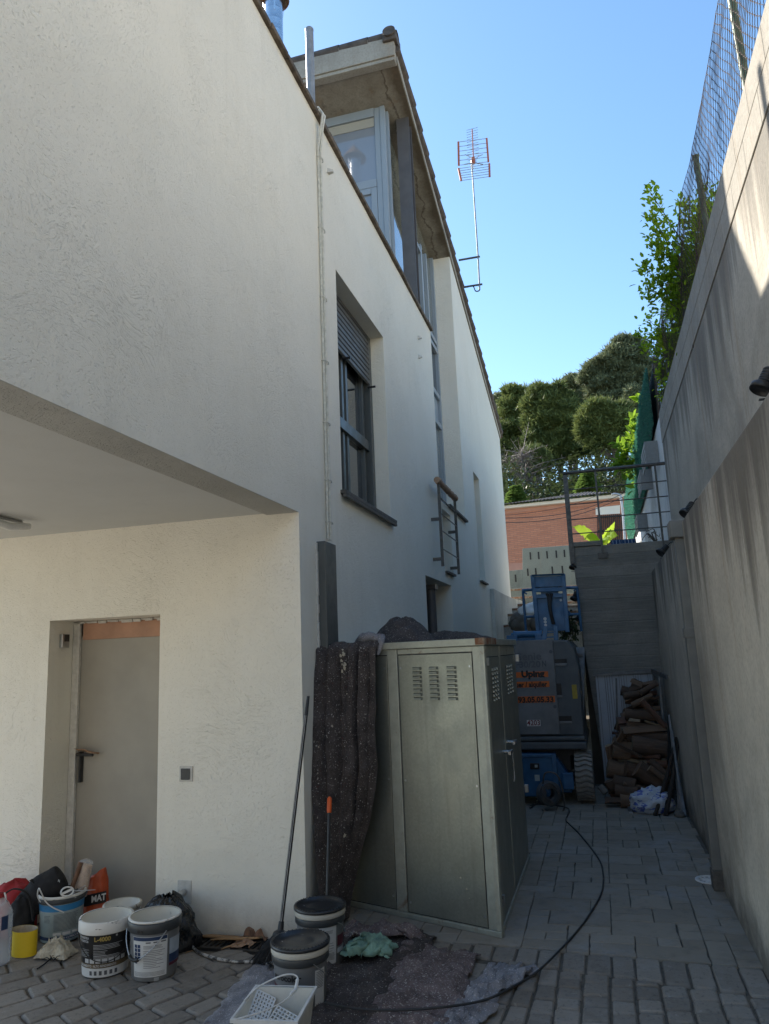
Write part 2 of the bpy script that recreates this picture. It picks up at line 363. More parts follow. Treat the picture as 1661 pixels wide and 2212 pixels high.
n = NT('paint_smeared'); base = n.mix(n.ramp(n.noise(1, 6, .7, .5, n.map((9, 9, 26))), [(.60, 0.0), (.66, 1.0)]), (.70, .68, .63), (.03, .03, .03)); MATS['paint_smeared'] = n.fin(base, .6, 0, n.bump(n.noise(40, 4), .4, .004))
n = NT('paint_inside'); base = n.mix(n.ramp(n.noise(1, 6, .7, .4, n.map((14, 14, 7))), [(.63, 0.0), (.68, 1.0)]), (.64, .61, .53), (.05, .05, .05)); MATS['paint_inside'] = n.fin(base, .6)
n = NT('smeared_dark'); base = n.mix(n.ramp(n.noise(1, 6, .7, .5, n.map((12, 12, 20))), [(.60, 0.0), (.65, 1.0)]), (.05, .053, .055), (.66, .64, .58)); MATS['smeared_dark'] = n.fin(base, .5)
n = NT('lid_black'); base = n.mix(n.ramp(n.noise(30, 5, .7, .3), [(.66, 0.0), (.70, 1.0)]), (.022, .024, .027), (.55, .55, .53)); base = n.mix(n.ramp(n.noise(6, 4, .6), [(.5, 0.0), (.8, .25)]), base, (.25, .25, .25)); MATS['lid_black'] = n.fin(base, .33)
n = NT('rim_cream'); base = n.mix(n.ramp(n.noise(1, 6, .7, .3, n.map((20, 20, 9))), [(.62, 0.0), (.66, 1.0)]), (.52, .49, .42), (.06, .06, .06)); MATS['rim_cream'] = n.fin(base, .6)
simple('label_white', (.62, .62, .60), .45, 0, .08, 20); simple('label_text', (.10, .10, .11), .6); simple('label_navy', (.018, .045, .115), .45); simple('label_maroon', (.10, .013, .03), .45)
simple('label_blue', (.04, .23, .47), .45, 0, .3, 10); simple('label_pale', (.40, .47, .47), .45, 0, .2, 8); simple('label_gold', (.42, .31, .09), .4); simple('label_bronze', (.16, .115, .06), .45); simple('label_ink', (.55, .55, .54), .5); simple('label_palebluish', (.42, .47, .52), .5)
simple('yellow_card', (.72, .50, .015), .6, 0, .08, 10); simple('cream_card', (.60, .50, .36), .8, 0, .3, 25)
simple('red_cloth', (.34, .018, .022), .8, 0, .35, 12, .3); simple('black_cloth', (.014, .013, .014), .85, 0, .3, 15, .4); simple('orange_bag', (.55, .085, .022), .45, 0, .25, 9, .2)
simple('bin_bag', (.014, .015, .016), .28, 0, .3, 10, .6, 22, bdist=.02)
simple('handle_wood', (.17, .085, .045), .7, 0, .4, 20, .2); simple('roller_nap', (.62, .42, .27), .85, 0, .15, 20)
simple('scrap_wood', (.42, .25, .12), .8, 0, .35, 14, .3); simple('card_brown', (.25, .14, .085), .9, 0, .3, 12, .3)
simple('orange_grip', (.72, .11, .015), .45, 0, .08, 8); simple('tray_plastic', (.70, .675, .60), .5, 0, .12, 14, .1, 60); simple('grid_plastic', (.70, .70, .68), .4, 0, .06, 14)
simple('green_cloth', (.26, .42, .32), .85, 0, .5, 16, .4, 60); simple('masking_rag', (.55, .49, .37), .85, 0, .35, 22, .4); simple('white_plastic_bag', (.58, .61, .66), .35, 0, .1, 8, .4, 30)
n = NT('bottle_plastic'); g = n.nd('BsdfTransparent'); g.inputs[0].default_value = (.88, .90, .92, 1); mx = n.nd('MixShader'); n.put(mx.inputs[0], .32); n.fin((.75, .77, .79), .08, 0, n.bump(n.noise(1, 3, .5, .2, n.map((6, 6, 60))), .6, .01)); n.ln(g.outputs[0], mx.inputs[1]); n.ln(n.b.outputs[0], mx.inputs[2]); n.ln(mx.outputs[0], n.out.inputs[0]); MATS['bottle_plastic'] = n.m
n = NT('clear_film'); g = n.nd('BsdfTransparent'); mx = n.nd('MixShader'); n.put(mx.inputs[0], .22); n.fin((.85, .86, .88), .15, 0, n.bump(n.noise(20, 3), .8, .02)); n.ln(g.outputs[0], mx.inputs[1]); n.ln(n.b.outputs[0], mx.inputs[2]); n.ln(mx.outputs[0], n.out.inputs[0]); MATS['clear_film'] = n.m
simple('lift_blue', (.03, .13, .27), .42, .1, .3, 7, .05); simple('lift_blue_light', (.05, .15, .29), .45, .1, .3, 10); simple('lift_grey', (.20, .198, .198), .55, 0, .32, 4, .1, 50); simple('lift_dark', (.105, .112, .115), .6, 0, .25, 6, .15, 50)
simple('sticker_orange', (.62, .13, .015), .45, 0, .1, 12); simple('sticker_white', (.66, .64, .62), .5, 0, .08, 12); simple('print_black', (.012, .011, .011), .5); simple('print_red', (.20, .015, .02), .5); simple('sticker_yellow', (.42, .30, .03), .5, 0, .3, 30)
simple('tyre_rubber', (.30, .275, .24), .85, 0, .3, 14, .3); simple('hose_rubber', (.02, .02, .02), .6, 0, .3, 14)
simple('white_sheet', (.42, .44, .47), .5, .1, .12, 5); simple('white_sack', (.75, .77, .80), .6, 0, .1, 10, .4, 30); simple('stone_grey', (.17, .155, .135), .9, 0, .4, 5, .6, 14)
for nm, c in (('bark_dark', (.15, .095, .064)), ('bark_brown', (.25, .155, .095)), ('split_pale', (.38, .28, .175)), ('split_red', (.235, .125, .085)), ('stick_dark', (.05, .038, .03))):
    n = NT(nm); base = n.mix(n.ramp(n.noise(1, 6, .7, .4, n.map((6, 50, 50))), [(.35, 0.0), (.68, 1.0)]), tuple(v*.45 for v in c), c)
    base = n.mix(n.rnd(), base, tuple(v*.6 for v in c)); MATS[nm] = n.fin(base, .9, 0, n.bump(n.noise(1, 6, .7, .4, n.map((8, 60, 60))), .7, .01))
def brick(name, c1, c2, mort, w=.24, h=.065):
    n = NT(name); x, y, z = n.xyz(); cb = n.nd('CombineXYZ'); n.ln(x, cb.inputs[0]); n.ln(z, cb.inputs[1])
    t = n.nd('TexBrick'); n.ln(cb.outputs[0], t.inputs['Vector']); t.inputs['Scale'].default_value = 1; t.inputs['Brick Width'].default_value = w; t.inputs['Row Height'].default_value = h; t.inputs['Mortar Size'].default_value = .007
    n.put(t.inputs['Color1'], c1); n.put(t.inputs['Color2'], c2); n.put(t.inputs['Mortar'], mort)
    base = n.mix(n.math('MULTIPLY', n.noise(2, 5), .3), t.outputs[0], tuple(v*.7 for v in c1)); MATS[name] = n.fin(base, .9, 0, n.bump(t.outputs['Fac'], -.3, .01))
brick('brick_wall', (.58, .25, .145), (.47, .19, .11), (.30, .17, .125)); simple('brick_band', (.52, .27, .19), .9, 0, .12, 4)
simple('dark_grille', (.035, .022, .02), .6, 0, .3, 9); simple('street_metal', (.45, .47, .49), .4, .5, .2, 8)
def leafmat(name, c, c2, trans=.4, tc=None, rough=.5, dead=False):
    n = NT(name); r = n.isl(); base = n.mix(r, c, c2); base = n.mix(n.math('MULTIPLY', n.ramp(n.noise(4, 4, .6), [(.35, 0.0), (.7, 1.0)]), .45), base, tuple(v*.45 for v in c))
    n.fin(base, rough, 0, None, .35); tl = n.nd('BsdfTranslucent'); n.put(tl.inputs[0], n.mix(r, tc or c2, c2)); mx = n.nd('MixShader'); n.put(mx.inputs[0], trans)
    n.ln(n.b.outputs[0], mx.inputs[1]); n.ln(tl.outputs[0], mx.inputs[2]); n.ln(mx.outputs[0], n.out.inputs[0]); MATS[name] = n.m

def pinemat(name, d, l):
    n = NT(name); k = n.math('ADD', n.math('MULTIPLY', n.isl(), .35), n.math('MULTIPLY', n.ramp(n.noise(.9, 3, .6), [(.36, 0.0), (.64, 1.0)]), .65)); base = n.mix(k, d, l)
    n.fin(base, .6, 0, None, .25); tl = n.nd('BsdfTranslucent'); n.put(tl.inputs[0], base); mx = n.nd('MixShader'); n.put(mx.inputs[0], .3)
    n.ln(n.b.outputs[0], mx.inputs[1]); n.ln(tl.outputs[0], mx.inputs[2]); n.ln(mx.outputs[0], n.out.inputs[0]); MATS[name] = n.m
pinemat('pine_needles', (.07, .10, .034), (.235, .27, .085)); pinemat('pine_needles_grey', (.10, .122, .062), (.26, .285, .155))
leafmat('bush_leaf', (.09, .17, .016), (.17, .27, .028), .66, (.55, .68, .03)); leafmat('loquat_leaf', (.06, .14, .02), (.11, .22, .03), .5, (.32, .48, .03)); leafmat('banana_leaf', (.12, .26, .03), (.2, .36, .04), .6, (.55, .62, .05))
leafmat('conifer_light', (.10, .18, .04), (.17, .26, .06), .3); leafmat('dry_twig', (.20, .16, .14), (.28, .24, .22), .1); leafmat('undergrowth', (.04, .062, .025), (.075, .10, .035), .2); leafmat('weed_leaf', (.12, .13, .07), (.2, .19, .12), .3)
leafmat('hedge_blade', (.035, .13, .09), (.10, .28, .20), .35, (.09, .36, .24)); simple('hedge_back', (.008, .035, .022), .9, 0, .4, 30)
simple('pine_bark', (.15, .115, .095), .95, 0, .5, 4, .6, 10); simple('pale_bark', (.34, .30, .27), .9, 0, .3, 5)
n = NT('solar_cells'); t = n.nd('TexBrick'); n.ln(n.map((1, 1, 1)), t.inputs['Vector']); t.offset = 0; t.inputs['Scale'].default_value = 1; t.inputs['Brick Width'].default_value = .045; t.inputs['Row Height'].default_value = .045; t.inputs['Mortar Size'].default_value = .0025
n.put(t.inputs['Color1'], (.012, .03, .085)); n.put(t.inputs['Color2'], (.015, .035, .10)); n.put(t.inputs['Mortar'], (.42, .46, .52)); MATS['solar_cells'] = n.fin(t.outputs[0], .15)
metal('dull_steel', (.20, .20, .20), .55, .5, .35, 14)
simple('emboss_shade_grey', (.12, .12, .125), .55, 0, .15, 6)  # darker than the panel: shading of the raised letters put into their colour
simple('cream_render', (.46, .425, .36), .9, 0, .1, 2, .3, 40)
simple('grey_cable', (.12, .115, .115), .5, 0, .3, 12)
simple('aerial_orange', (.50, .13, .05), .5, 0, .2, 12)
simple('dry_soil', (.32, .29, .235), .95, 0, .3, 2)
simple('bounce_house_render', (.77, .70, .59), .9, 0, .08, 2)
metal('dull_zinc', (.33, .335, .34), .5, .4, .25, 14)
n = NT('blue_print_bag'); base = n.mix(n.ramp(n.noise(1, 3, .5, .6, n.map((14, 14, 30))), [(.54, 0.0), (.58, .9)]), (.50, .53, .58), (.07, .11, .42)); MATS['blue_print_bag'] = n.fin(base, .3, 0, n.bump(n.noise(26, 4), .8, .015))
# ---------------------------------------------------------------- house
XF = -1.87; YDW = 4.616; ZS = 2.665; ZC = 6.09; YB = 0.6; YR0, YR1 = 9.60, 11.65; YE = 17.6; XL = -5.6
def zroof(y): return 9.25 - 0.268*(y-8.23)
house = thing('house', 'white rendered house with tiled monopitch roof and glazed upper storey', 'house', (XF, YDW, 0))
def holed(mb, P, us, vs, holes, D=None):
    """rect wall in (u,v), split round holes [(u0,u1,v0,v1,depth)]; P(u,v,d) gives the point; holes get reveals"""
    U = sorted(set([us[0], us[1]]+[h[k] for h in holes for k in (0, 1)])); V = sorted(set([vs[0], vs[1]]+[h[k] for h in holes for k in (2, 3)]))
    for a, b in zip(U, U[1:]):
        for c, d in zip(V, V[1:]):
            um, vm = (a+b)/2, (c+d)/2
            if any(h[0] < um < h[1] and h[2] < vm < h[3] for h in holes): continue
            mb.quad(P(a, c, 0), P(b, c, 0), P(b, d, 0), P(a, d, 0))
    for a, b, c, d, dep in holes:
        mb.quad(P(a, c, 0), P(a, d, 0), P(a, d, dep), P(a, c, dep)); mb.quad(P(b, d, 0), P(b, c, 0), P(b, c, dep), P(b, d, dep))
        if c > 0.01: mb.quad(P(a, c, 0), P(a, c, dep), P(b, c, dep), P(b, c, 0))
        mb.quad(P(a, d, dep), P(a, d, 0), P(b, d, 0), P(b, d, dep))
Fx = lambda y, z, d: Vector((XF-d, y, z))
W1 = (5.545, 7.02, 3.0, 4.93, .24); SLOT = (12.83, 13.5, 2.88, 4.82, .25); ENT = (8.48, 10.1, 0.0, 2.585, .75); NICHE = (9.72, 10.32, 2.72, 3.60, .16)
b = MB()
holed(b, Fx, (YB, YDW), (ZS, ZC), [])
holed(b, Fx, (YDW, YR1), (0, 2.70), [ENT])
holed(b, Fx, (YDW, YR0), (2.70, ZC), [W1])
holed(b, Fx, (YR0, YR1), (2.70, 3.70), [NICHE])
holed(b, Fx, (YR1, YE), (0, 6.0), [SLOT])
b.quad(Fx(YR1, 6.0, 0), Fx(YE, 6.0, 0), Fx(YE, zroof(YE)+.02, 0), Fx(YR1, zroof(YR1)+.02, 0))
b.quad(Fx(YR1, 3.7, .0), Fx(YR1, zroof(YR1), 0), Fx(YR1, zroof(YR1), .5), Fx(YR1, 3.7, .5))      # recess far jamb
b.quad(Fx(YR0, 3.7, .0), Fx(YR0, ZC, 0), Fx(YR0, ZC, .5), Fx(YR0, 3.7, .5))
b.quad(Fx(YR0, 3.7, 0), Fx(YR1, 3.7, 0), Fx(YR1, 3.7, .5), Fx(YR0, 3.7, .5))
Fy = lambda x, z, d: Vector((x, YDW+d, z))
holed(b, Fy, (XL, XF), (0, ZS+.0125), [(-3.83, -2.92, 0, 2.035, .30)])
# end walls, back, terrace floor
b.quad((XF, YE, 0), (-8, YE, 0), (-8, YE, 6.7), (XF, YE, 6.7)); b.quad((-8, 8.3, 0), (-8, YE, 0), (-8, YE, 6.7), (-8, 8.3, 9.2))
b.quad((XL, YB, ZS), (XF, YB, ZS), (XF, YB, ZC), (XL, YB, ZC)); b.quad((XL, YB, ZS), (XL, YDW, ZS), (XL, YDW, ZC), (XL, YB, ZC))
b.quad((XL, YDW, 0), (XL, 9.7, 0), (XL, 9.7, ZC), (XL, YDW, ZC)); b.quad((-8, 8.76, 0), (XL, 8.76, 0), (XL, 8.76, ZC), (-8, 8.76, ZC))
b.build('wall', 'white_plaster', house)
b = MB(); b.quad((XL, YB, ZC-.06), (XF-.01, YB, ZC-.06), (XF-.01, YR0, ZC-.06), (XL, YR0, ZC-.06)); b.build('terrace_floor', 'roof_tile', house)
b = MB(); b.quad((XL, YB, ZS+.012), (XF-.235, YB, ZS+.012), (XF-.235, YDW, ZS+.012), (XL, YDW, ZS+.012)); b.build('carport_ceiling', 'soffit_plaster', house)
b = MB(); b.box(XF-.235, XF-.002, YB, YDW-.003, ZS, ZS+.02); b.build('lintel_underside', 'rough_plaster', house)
# coping tiles along the parapet
b = MB(); y = YB
while y < YR0-.05:
    L = min(.30, YR0+.02-y); j = random.uniform(-.006, .006)
    b.box(XF-.30, XF+.035+j, y+.004, y+L-.004, ZC+random.uniform(-.004, .004), ZC+.045+random.uniform(0, .008)); y += L
b.build('coping', 'coping_tile', house, bevel=.008)
# roof: slab, fascia, tiles
b = MB()
for (ya, yb) in ((8.23, YE+.05),):
    b.prism([(ya, zroof(ya)), (yb, zroof(yb)), (yb, zroof(yb)+.13), (ya, zroof(ya)+.13)], lambda p: Vector((-8.2, p[0], p[1])), lambda p: Vector((XF+.012, p[0], p[1])))
roof = b.build('roof_slab', 'soffit_concrete', house)
b = MB(); b.prism([(8.24, zroof(8.24)+.004), (YE+.05, zroof(YE+.05)+.004), (YE+.05, zroof(YE+.05)+.10), (8.24, zroof(8.24)+.10)], lambda p: Vector((XF+.0125, p[0], p[1])), lambda p: Vector((XF+.026, p[0], p[1]))); b.build('verge_edge', 'eave_concrete', house)
b = MB(); b.box(-8.2, XF+.016, 8.12, 8.229, 9.265, 9.60); b.box(-8.2, XF+.01, 8.14, 8.26, 9.215, 9.2645)
b.build('fascia', 'eave_concrete', house, bevel=.006)
b = MB()
for k in range(400):                                   # ridge caps along the high edge
    x = -8.2+k*.40
    if x > XF: break
    x1 = min(x+.395, XF+.05); vs = []
    b.lathe([(.10, 0), (.105, x1-x)], (x, 8.21, 9.575), 10, M=Matrix(((0, 0, 1), (1, 0, 0), (0, 1, 0))))
b.build('ridge_tiles', 'roof_tile', house)
b = MB(); b.tube([(XF-.035, 8.07, 9.60), (XF-.035, 8.55, 9.50)], [.085, .08], 16); b.box(XF-.13, XF+.055, 8.08, 8.34, 9.47, 9.60); b.build('ridge_end_tile', 'roof_tile', house, bevel=.015)
b = MB(); y = 8.2; th = -math.atan(.268); k = 0
while y < YE:
    L = .40; zz = zroof(y)+.155; y2 = min(y+.44, YE+.1)
    b.tube([(XF-.01, y, zz+.012), (XF-.01, y2, zroof(y2)+.155+.042)], [.082, .098], 12)
    b.box(XF-.11, XF+.055, y+.01, y+.41, 0, .035, M=Matrix.Translation((0, 0, 0)) @ Matrix(((1,0,0,0),(0,1,0,0),(0,-.268,1,zroof(0)+.118),(0,0,0,1))))
    y += L
b.build('verge_tiles', 'roof_tile', house)
b = MB(); b.grid(lambda u, v: Vector((lerp(-8.2, XF-.06, u), lerp(8.25, YE+.08, v), zroof(lerp(8.25, YE+.08, v))+.17+.05*abs(sin(u*36*pi)))), 144, 24); b.build('roof_tiles', 'roof_tile', house)
# glazed upper storey ------------------------------------------------
YG, XG = 8.75, -2.18
fr = MB(); zt = zroof(YG)-.005
def vbar(mb, x0, x1, y0, y1, z0, z1): mb.box(x0, x1, y0, y1, z0, z1)
fr.box(XG-.07, XG, YG, YG+.07, ZC-.05, zt); fr.box(XG-.15, XG-.072, YG+.012, YG+.06, ZC-.05, zt)
fr.box(-5.6, XG-.152, YG, YG+.06, zt-.13, zt); fr.box(-5.6, XG-.152, YG+.004, YG+.056, 7.90, 8.02)
for x in (-3.75, -5.25): fr.box(x-.06, x+.06, YG+.002, YG+.058, ZC-.05, zt-.13)
fr.box(XG-.235, XG-.153, YG+.008, YG+.05, ZC-.05, 7.90); fr.box(-3.69, -3.60, YG+.008, YG+.05, ZC-.05, 7.90); fr.box(-3.60, XG-.236, YG+.008, YG+.05, 7.81, 7.899)
glaz = fr.build('window', 'aluminium_frame', house, bevel=.006)
b = MB(); b.quad((-5.6, YG+.035, ZC), (XG-.1, YG+.035, ZC), (XG-.1, YG+.035, zt), (-5.6, YG+.035, zt)); b.build('pane', 'blind_glass', glaz)
b = MB(); b.box(-5.5, XG-.16, YG+.026, YG+.034, zt-.27, zt-.135); b.build('roller_blind', 'interior', glaz)
# side glazing of the stairwell
fr = MB(); XS = XG
def sfrm(y0, y1, z0, z1, d=.05): fr.box(XS-.04, XS+d-.04+.02, y0, y1, z0, z1)
for (y0, y1) in ((8.83, 8.90), (9.94, 10.0), (11.57, 11.645)): sfrm(y0, y1, 3.71, zroof(y1)-.004)
for z in (5.30, 5.80, 6.62, 6.76): sfrm(10.003, 11.567, z-.04, z+.04, .045)
sfrm(10.05, 10.12, 6.80, 7.9, .07); sfrm(10.52, 10.59, 6.80, 8.0, .07); sfrm(10.12, 10.52, 7.84, 7.9, .07); sfrm(11.0, 11.05, 6.80, 8.1)
sfrm(10.003, 11.567, 3.71, 3.78)
sg_ = fr.build('stair_window', 'aluminium_frame', house, bevel=.004)
for nm, z0, z1, mt in (('pane', 3.75, 5.28, 'curtain_glass'), ('spandrel', 5.30, 5.80, 'aluminium_frame'), ('pane', 5.80, 6.70, 'dark_glass'), ('pane', 6.70, 8.9, 'stair_glass')):
    b = MB(); b.quad((XS-.02, 8.9, z0), (XS-.02, 11.6, z0), (XS-.02, 11.6, z1 if z1 < 8 else zroof(11.6)), (XS-.02, 8.9, z1)); b.build(nm, mt, sg_)
b = MB(); b.box(-2.075, -1.90, 9.0, 9.012, ZC-.04, zroof(9.0)); b.box(-2.075, -1.90, 9.148, 9.16, ZC-.04, zroof(9.16)); b.box(-1.994, -1.982, 9.012, 9.148, ZC-.04, zroof(9.148)); b.build('steel_column', 'dark_steel', house)
b = MB(); b.box(XF-.30, XF+.05, YR0+.55, YR1-.02, 3.703, 3.735); b.build('sill', 'dark_sill', house, bevel=.004)
b = MB(); b.box(XF-.15, XF+.04, NICHE[0]+.01, NICHE[1]-.01, NICHE[2]+.003, NICHE[2]+.033); b.build('sill', 'dark_sill', house, bevel=.004)
b = MB(); b.quad(Fx(9.7, 2.7, .155), Fx(10.34, 2.7, .155), Fx(10.34, 3.62, .155), Fx(9.7, 3.62, .155)); b.build('niche_panel', 'soffit_plaster', house)
# roller-shutter window ----------------------------------------------
X1 = XF-W1[4]; fr = MB()
def w1(y0, y1, z0, z1, d0=0, d1=.06): fr.box(X1+d0, X1+d1, y0, y1, z0, z1)
w1(5.546, 5.61, 3.0, 4.93, 0, .1); w1(6.94, 7.018, 3.0, 4.93, 0, .1); w1(5.61, 6.94, 3.0, 3.07, 0, .07); w1(5.611, 6.939, 3.70, 3.80, .012, .075)
for y in (6.18, 6.30, 6.82): w1(y, y+.055, 3.071, 3.699, .01, .05); w1(y, y+.055, 3.801, 4.92, .01, .05)
wo = fr.build('window', 'anthracite_paint', house, bevel=.003)
b = MB(); b.quad((X1+.02, 5.6, 3.75), (X1+.02, 6.3, 3.75), (X1+.02, 6.3, 4.93), (X1+.02, 5.6, 4.93)); b.build('pane', 'curtain_glass', wo)
b = MB(); b.quad((X1+.018, 5.6, 3.05), (X1+.018, 6.95, 3.05), (X1+.018, 6.95, 4.93), (X1+.018, 5.6, 4.93)); b.build('pane', 'dark_glass', wo)
b = MB(); z = 4.40
while z < 4.93: b.prism([(0, z+.003), (.014, z+.012), (.014, z+.046), (0, z+.053)], lambda p: Vector((X1+.085+p[0], 5.60, p[1])), lambda p: Vector((X1+.085+p[0], 6.95, p[1]))); z += .054
b.box(X1+.08, X1+.084, 5.6, 6.95, 4.40, 4.93); b.build('roller_shutter', 'shutter_slat', wo)
for y_ in (6.9, 6.1): b = MB(); b.tube([(X1+.09, y_, 4.36), (X1+.17, y_, 4.36)], .012); b.build('shutter_stop', 'black_plastic', wo)
b = MB(); b.box(X1+.08, XF+.05, 5.50, 7.08, 2.968, 3.0); b.box(XF+.02, XF+.05, 5.50, 7.08, 2.94, 2.967); b.build('sill', 'dark_sill', wo, bevel=.005)
b = MB(); b.box(XF-.24, XF+.05, 12.78, 13.55, 2.85, 2.879); b.build('sill', 'dark_sill', house, bevel=.004)
b = MB(); b.quad(Fx(12.8, 2.85, .245), Fx(13.53, 2.85, .245), Fx(13.53, 4.85, .245), Fx(12.8, 4.85, .245)); b.build('narrow_window', 'stair_glass', house)
# entrance recess
b = MB(); b.quad(Fx(8.4, 0, .745), Fx(10.2, 0, .745), Fx(10.2, 2.6, .745), Fx(8.4, 2.6, .745)); b.build('entrance_door', 'dark_steel', house)
p = at(932, 1310, Y=9.3); r_ = .5*abs(at(942, 1310, Y=9.3).x-at(922, 1310, Y=9.3).x); b = MB(); b.tube([(p.x, 9.3, 0), (p.x, 9.3, 2.48)], r_, 20); b.box(p.x-r_*1.3, p.x+r_*1.3, 9.3-r_*1.3, 9.3+r_*1.3, 2.48, 2.54); b.build('entrance_column', 'dark_steel', house)
# door ---------------------------------------------------------------
DX0, DX1, DY = -3.83, -2.92, YDW+.285
b = MB(); b.box(DX0+.01, DX1-.001, DY, DY+.045, .012, 1.925); dr = b.build('door', 'door_paint', house, bevel=.004)
b = MB(); b.box(DX0+.075, DX1-.002, DY-.012, DY+.03, 1.895, 2.02); b.build('lintel_board', 'primer_wood', dr, bevel=.004)
b = MB(); b.box(DX0+.002, DX0+.06, DY-.03, DY-.002, 0, 2.03); b.box(DX0+.06, DX1-.003, DY-.016, DY+.02, 2.021, 2.034)
for k in range(9): b.box(DX0+.02+k*.1, DX0+.075+k*.1+random.uniform(0, .04), DY-.03, DY-.0165, 2.012+random.uniform(-.006, .006), 2.031)
b.build('door_frame', 'tape', dr, bevel=.004)
b = MB(); b.tube([(DX0+.10, DY-.014, .87), (DX0+.10, DY-.014, 1.085)], .026, 16, flat=.5); b.tube([(DX0+.10, DY-.01, 1.07), (DX0+.10, DY-.06, 1.07), (DX0+.14, DY-.065, 1.07), (DX0+.235, DY-.062, 1.065)], [.012, .012, .013, .01], 10)
hd = b.build('handle', 'black_plastic', dr)
b = MB(); b.grid(lambda u, v: Vector((DX0+.075+.19*u, DY-.02-.05*v+.012*sin(u*6), 1.088+.028*v*(1-u*.7)+.006*sin(u*9+v*4)-.015*u)), 10, 6); b.build('paper_mask', 'paper', hd, solid=.003)
# ---------------------------------------------------------------- ground
def struct(name, mb, m): o = mb.build(name, m); o['kind'] = 'structure'; return o
b = MB(); S = 1500
b.quad((-S, -S, -.03), (S, -S, -.03), (S, S, -.03), (-S, S, -.03)); struct('ground', b, 'earth')
b = MB(); b.quad((-12, -14, -.022), (.75, -14, -.022), (.75, 1.4, -.022), (-12, 1.4, -.022)); b.quad((-12, 1.4, -.022), (-5.2, 1.4, -.022), (-5.2, 12, -.022), (-12, 12, -.022)); struct('front_yard', b, 'sunlit_paving')
b = MB(); b.quad((-5.2, 1.4, -.016), (.75, 1.4, -.016), (.75, 10.2, -.016), (-5.2, 10.2, -.016)); b.quad((-1.9, 10.2, -.016), (-.2, 10.2, -.016), (-.2, 18, -.016), (-1.9, 18, -.016)); struct('paving_bed', b, 'joint_mortar')
def stone(mb, q, h=.012, rim=.012, jit=.004, dz=.003, cut=(.04, .09)):
    q = [Vector((p[0]+random.uniform(-jit, jit), p[1]+random.uniform(-jit, jit), 0)) for p in q]
    c = sum(q, Vector())/4; z0 = random.uniform(-dz, dz); tx, ty = random.uniform(-dz, dz)*6, random.uniform(-dz, dz)*6
    # twelve-sided outline with softened, slightly irregular corners
    out = []
    for i in range(4):
        a, p, d = q[i-1], q[i], q[(i+1) % 4]
        k = random.uniform(*cut)
        out += [p+(a-p)*k, p+(d-p)*k, (p+d)/2+(c-(p+d)/2)*random.uniform(-.02, .05)]
    n = len(out); lo = [Vector((p.x, p.y, -.0155)) for p in out]
    def up(p, z, f):
        v = p+(c-p)*f; return Vector((v.x, v.y, z+z0+(v.x-c.x)*tx*.5+(v.y-c.y)*ty*.5))
    sz = (q[0]-q[2]).length; f1 = rim/sz*2
    r1 = [up(p, -rim*.45, f1*.35) for p in out]; r2 = [up(p, -.0005, f1*1.3) for p in out]
    vs = lo+r1+r2+[up(c, .0008, 0)]; fs = []
    for a in range(2):
        fs += [(a*n+i, a*n+(i+1) % n, (a+1)*n+(i+1) % n, (a+1)*n+i) for i in range(n)]
    nf = len(fs); fs += [tuple(range(2*n, 3*n))]; vs = vs[:-1]
    mb.add(vs, fs, True); mb.sm[-1] = False
b = MB(); CX, CY = -.36, 7.3
up_line = lambda x: 4.71-.06*(x+.1); lo_line = lambda x: 4.44-.17*(x+.1)
random.seed(11)
x = -.36
while x < .70:                                          # straight rows on the alley side
    x1 = min(x+.128+random.uniform(-.008, .008), .715); y = lo_line((x+x1)/2)-.012
    first = random.uniform(.05, .13)
    while y > 1.5:
        L = first if first else random.uniform(.105, .16); first = 0
        stone(b, [(x+.005, y-L+.0045), (x1-.005, y-L+.0045), (x1-.005, y-.0045), (x+.005, y-.0045)]); y -= L
    x = x1
th = -pi/2
while th > radians(-148):                               # fanning rows towards the carport
    t1 = th-radians(1.95)*random.uniform(.92, 1.08); r = 2.55+random.uniform(0, .15)
    while r < 6.2:
        L = random.uniform(.12, .22)*(1+.35*min(1, (-pi/2-th)/.6))
        def P(a, rr): return (CX+cos(a)*rr, CY+sin(a)*rr)
        g = .0045; mid = P((th+t1)/2, r+L/2)
        lim = lo_line(mid[0])-.06 if mid[0] > -1.15 else YDW-.22
        if mid[1] < lim and mid[0] > -5.1 and mid[1] > 1.45:
            da = g/r
            stone(b, [P(th-da, r+g), P(th-da, r+L-g), P(t1+da, r+L-g), P(t1+da, r+g)][::-1])
        r += L
    th = t1
x = -1.75
while x < .70:                                          # border course of square setts
    x1 = min(x+random.uniform(.118, .135), .715)
    stone(b, [(x+.005, lo_line(x)+.004), (x1-.005, lo_line(x1)+.004), (x1-.005, up_line(x1)-.006), (x+.005, up_line(x)-.006)], jit=.003); x = x1
struct('cobbled_yard', b, 'cobble_stone')
# alley: flat random ashlar flags
b = MB(); random.seed(5); cs = .128; nx, ny = 21, 42; used = set()
for j in range(ny):
    for i in range(nx):
        if (i, j) in used: continue
        opts = [(2, 1), (1, 1), (2, 1), (2, 2), (1, 2), (1, 1), (2, 1), (3, 2), (1, 1)]; random.shuffle(opts)
        for a, c in opts+[(1, 1)]:
            if i+a <= nx and j+c <= ny and all((i+p, j+q) not in used for p in range(a) for q in range(c)): break
        for p in range(a):
            for q in range(c): used.add((i+p, j+q))
        x0 = -1.87+i*cs; x1 = min(x0+a*cs, .715); y0 = 4.63+j*cs; y1 = y0+c*cs
        sk_ = lambda x, y: (x, max(y, up_line(x)+.004) if j == 0 else y)
        if x1-x0 < .03: continue
        g = .0024
        stone(b, [sk_(x0+g, y0+g), sk_(x1-g, y0+g), (x1-g, y1-g), (x0+g, y1-g)], rim=.003, jit=.0022, dz=.0008, cut=(.01, .03))
struct('alley_paving', b, 'flag_stone')
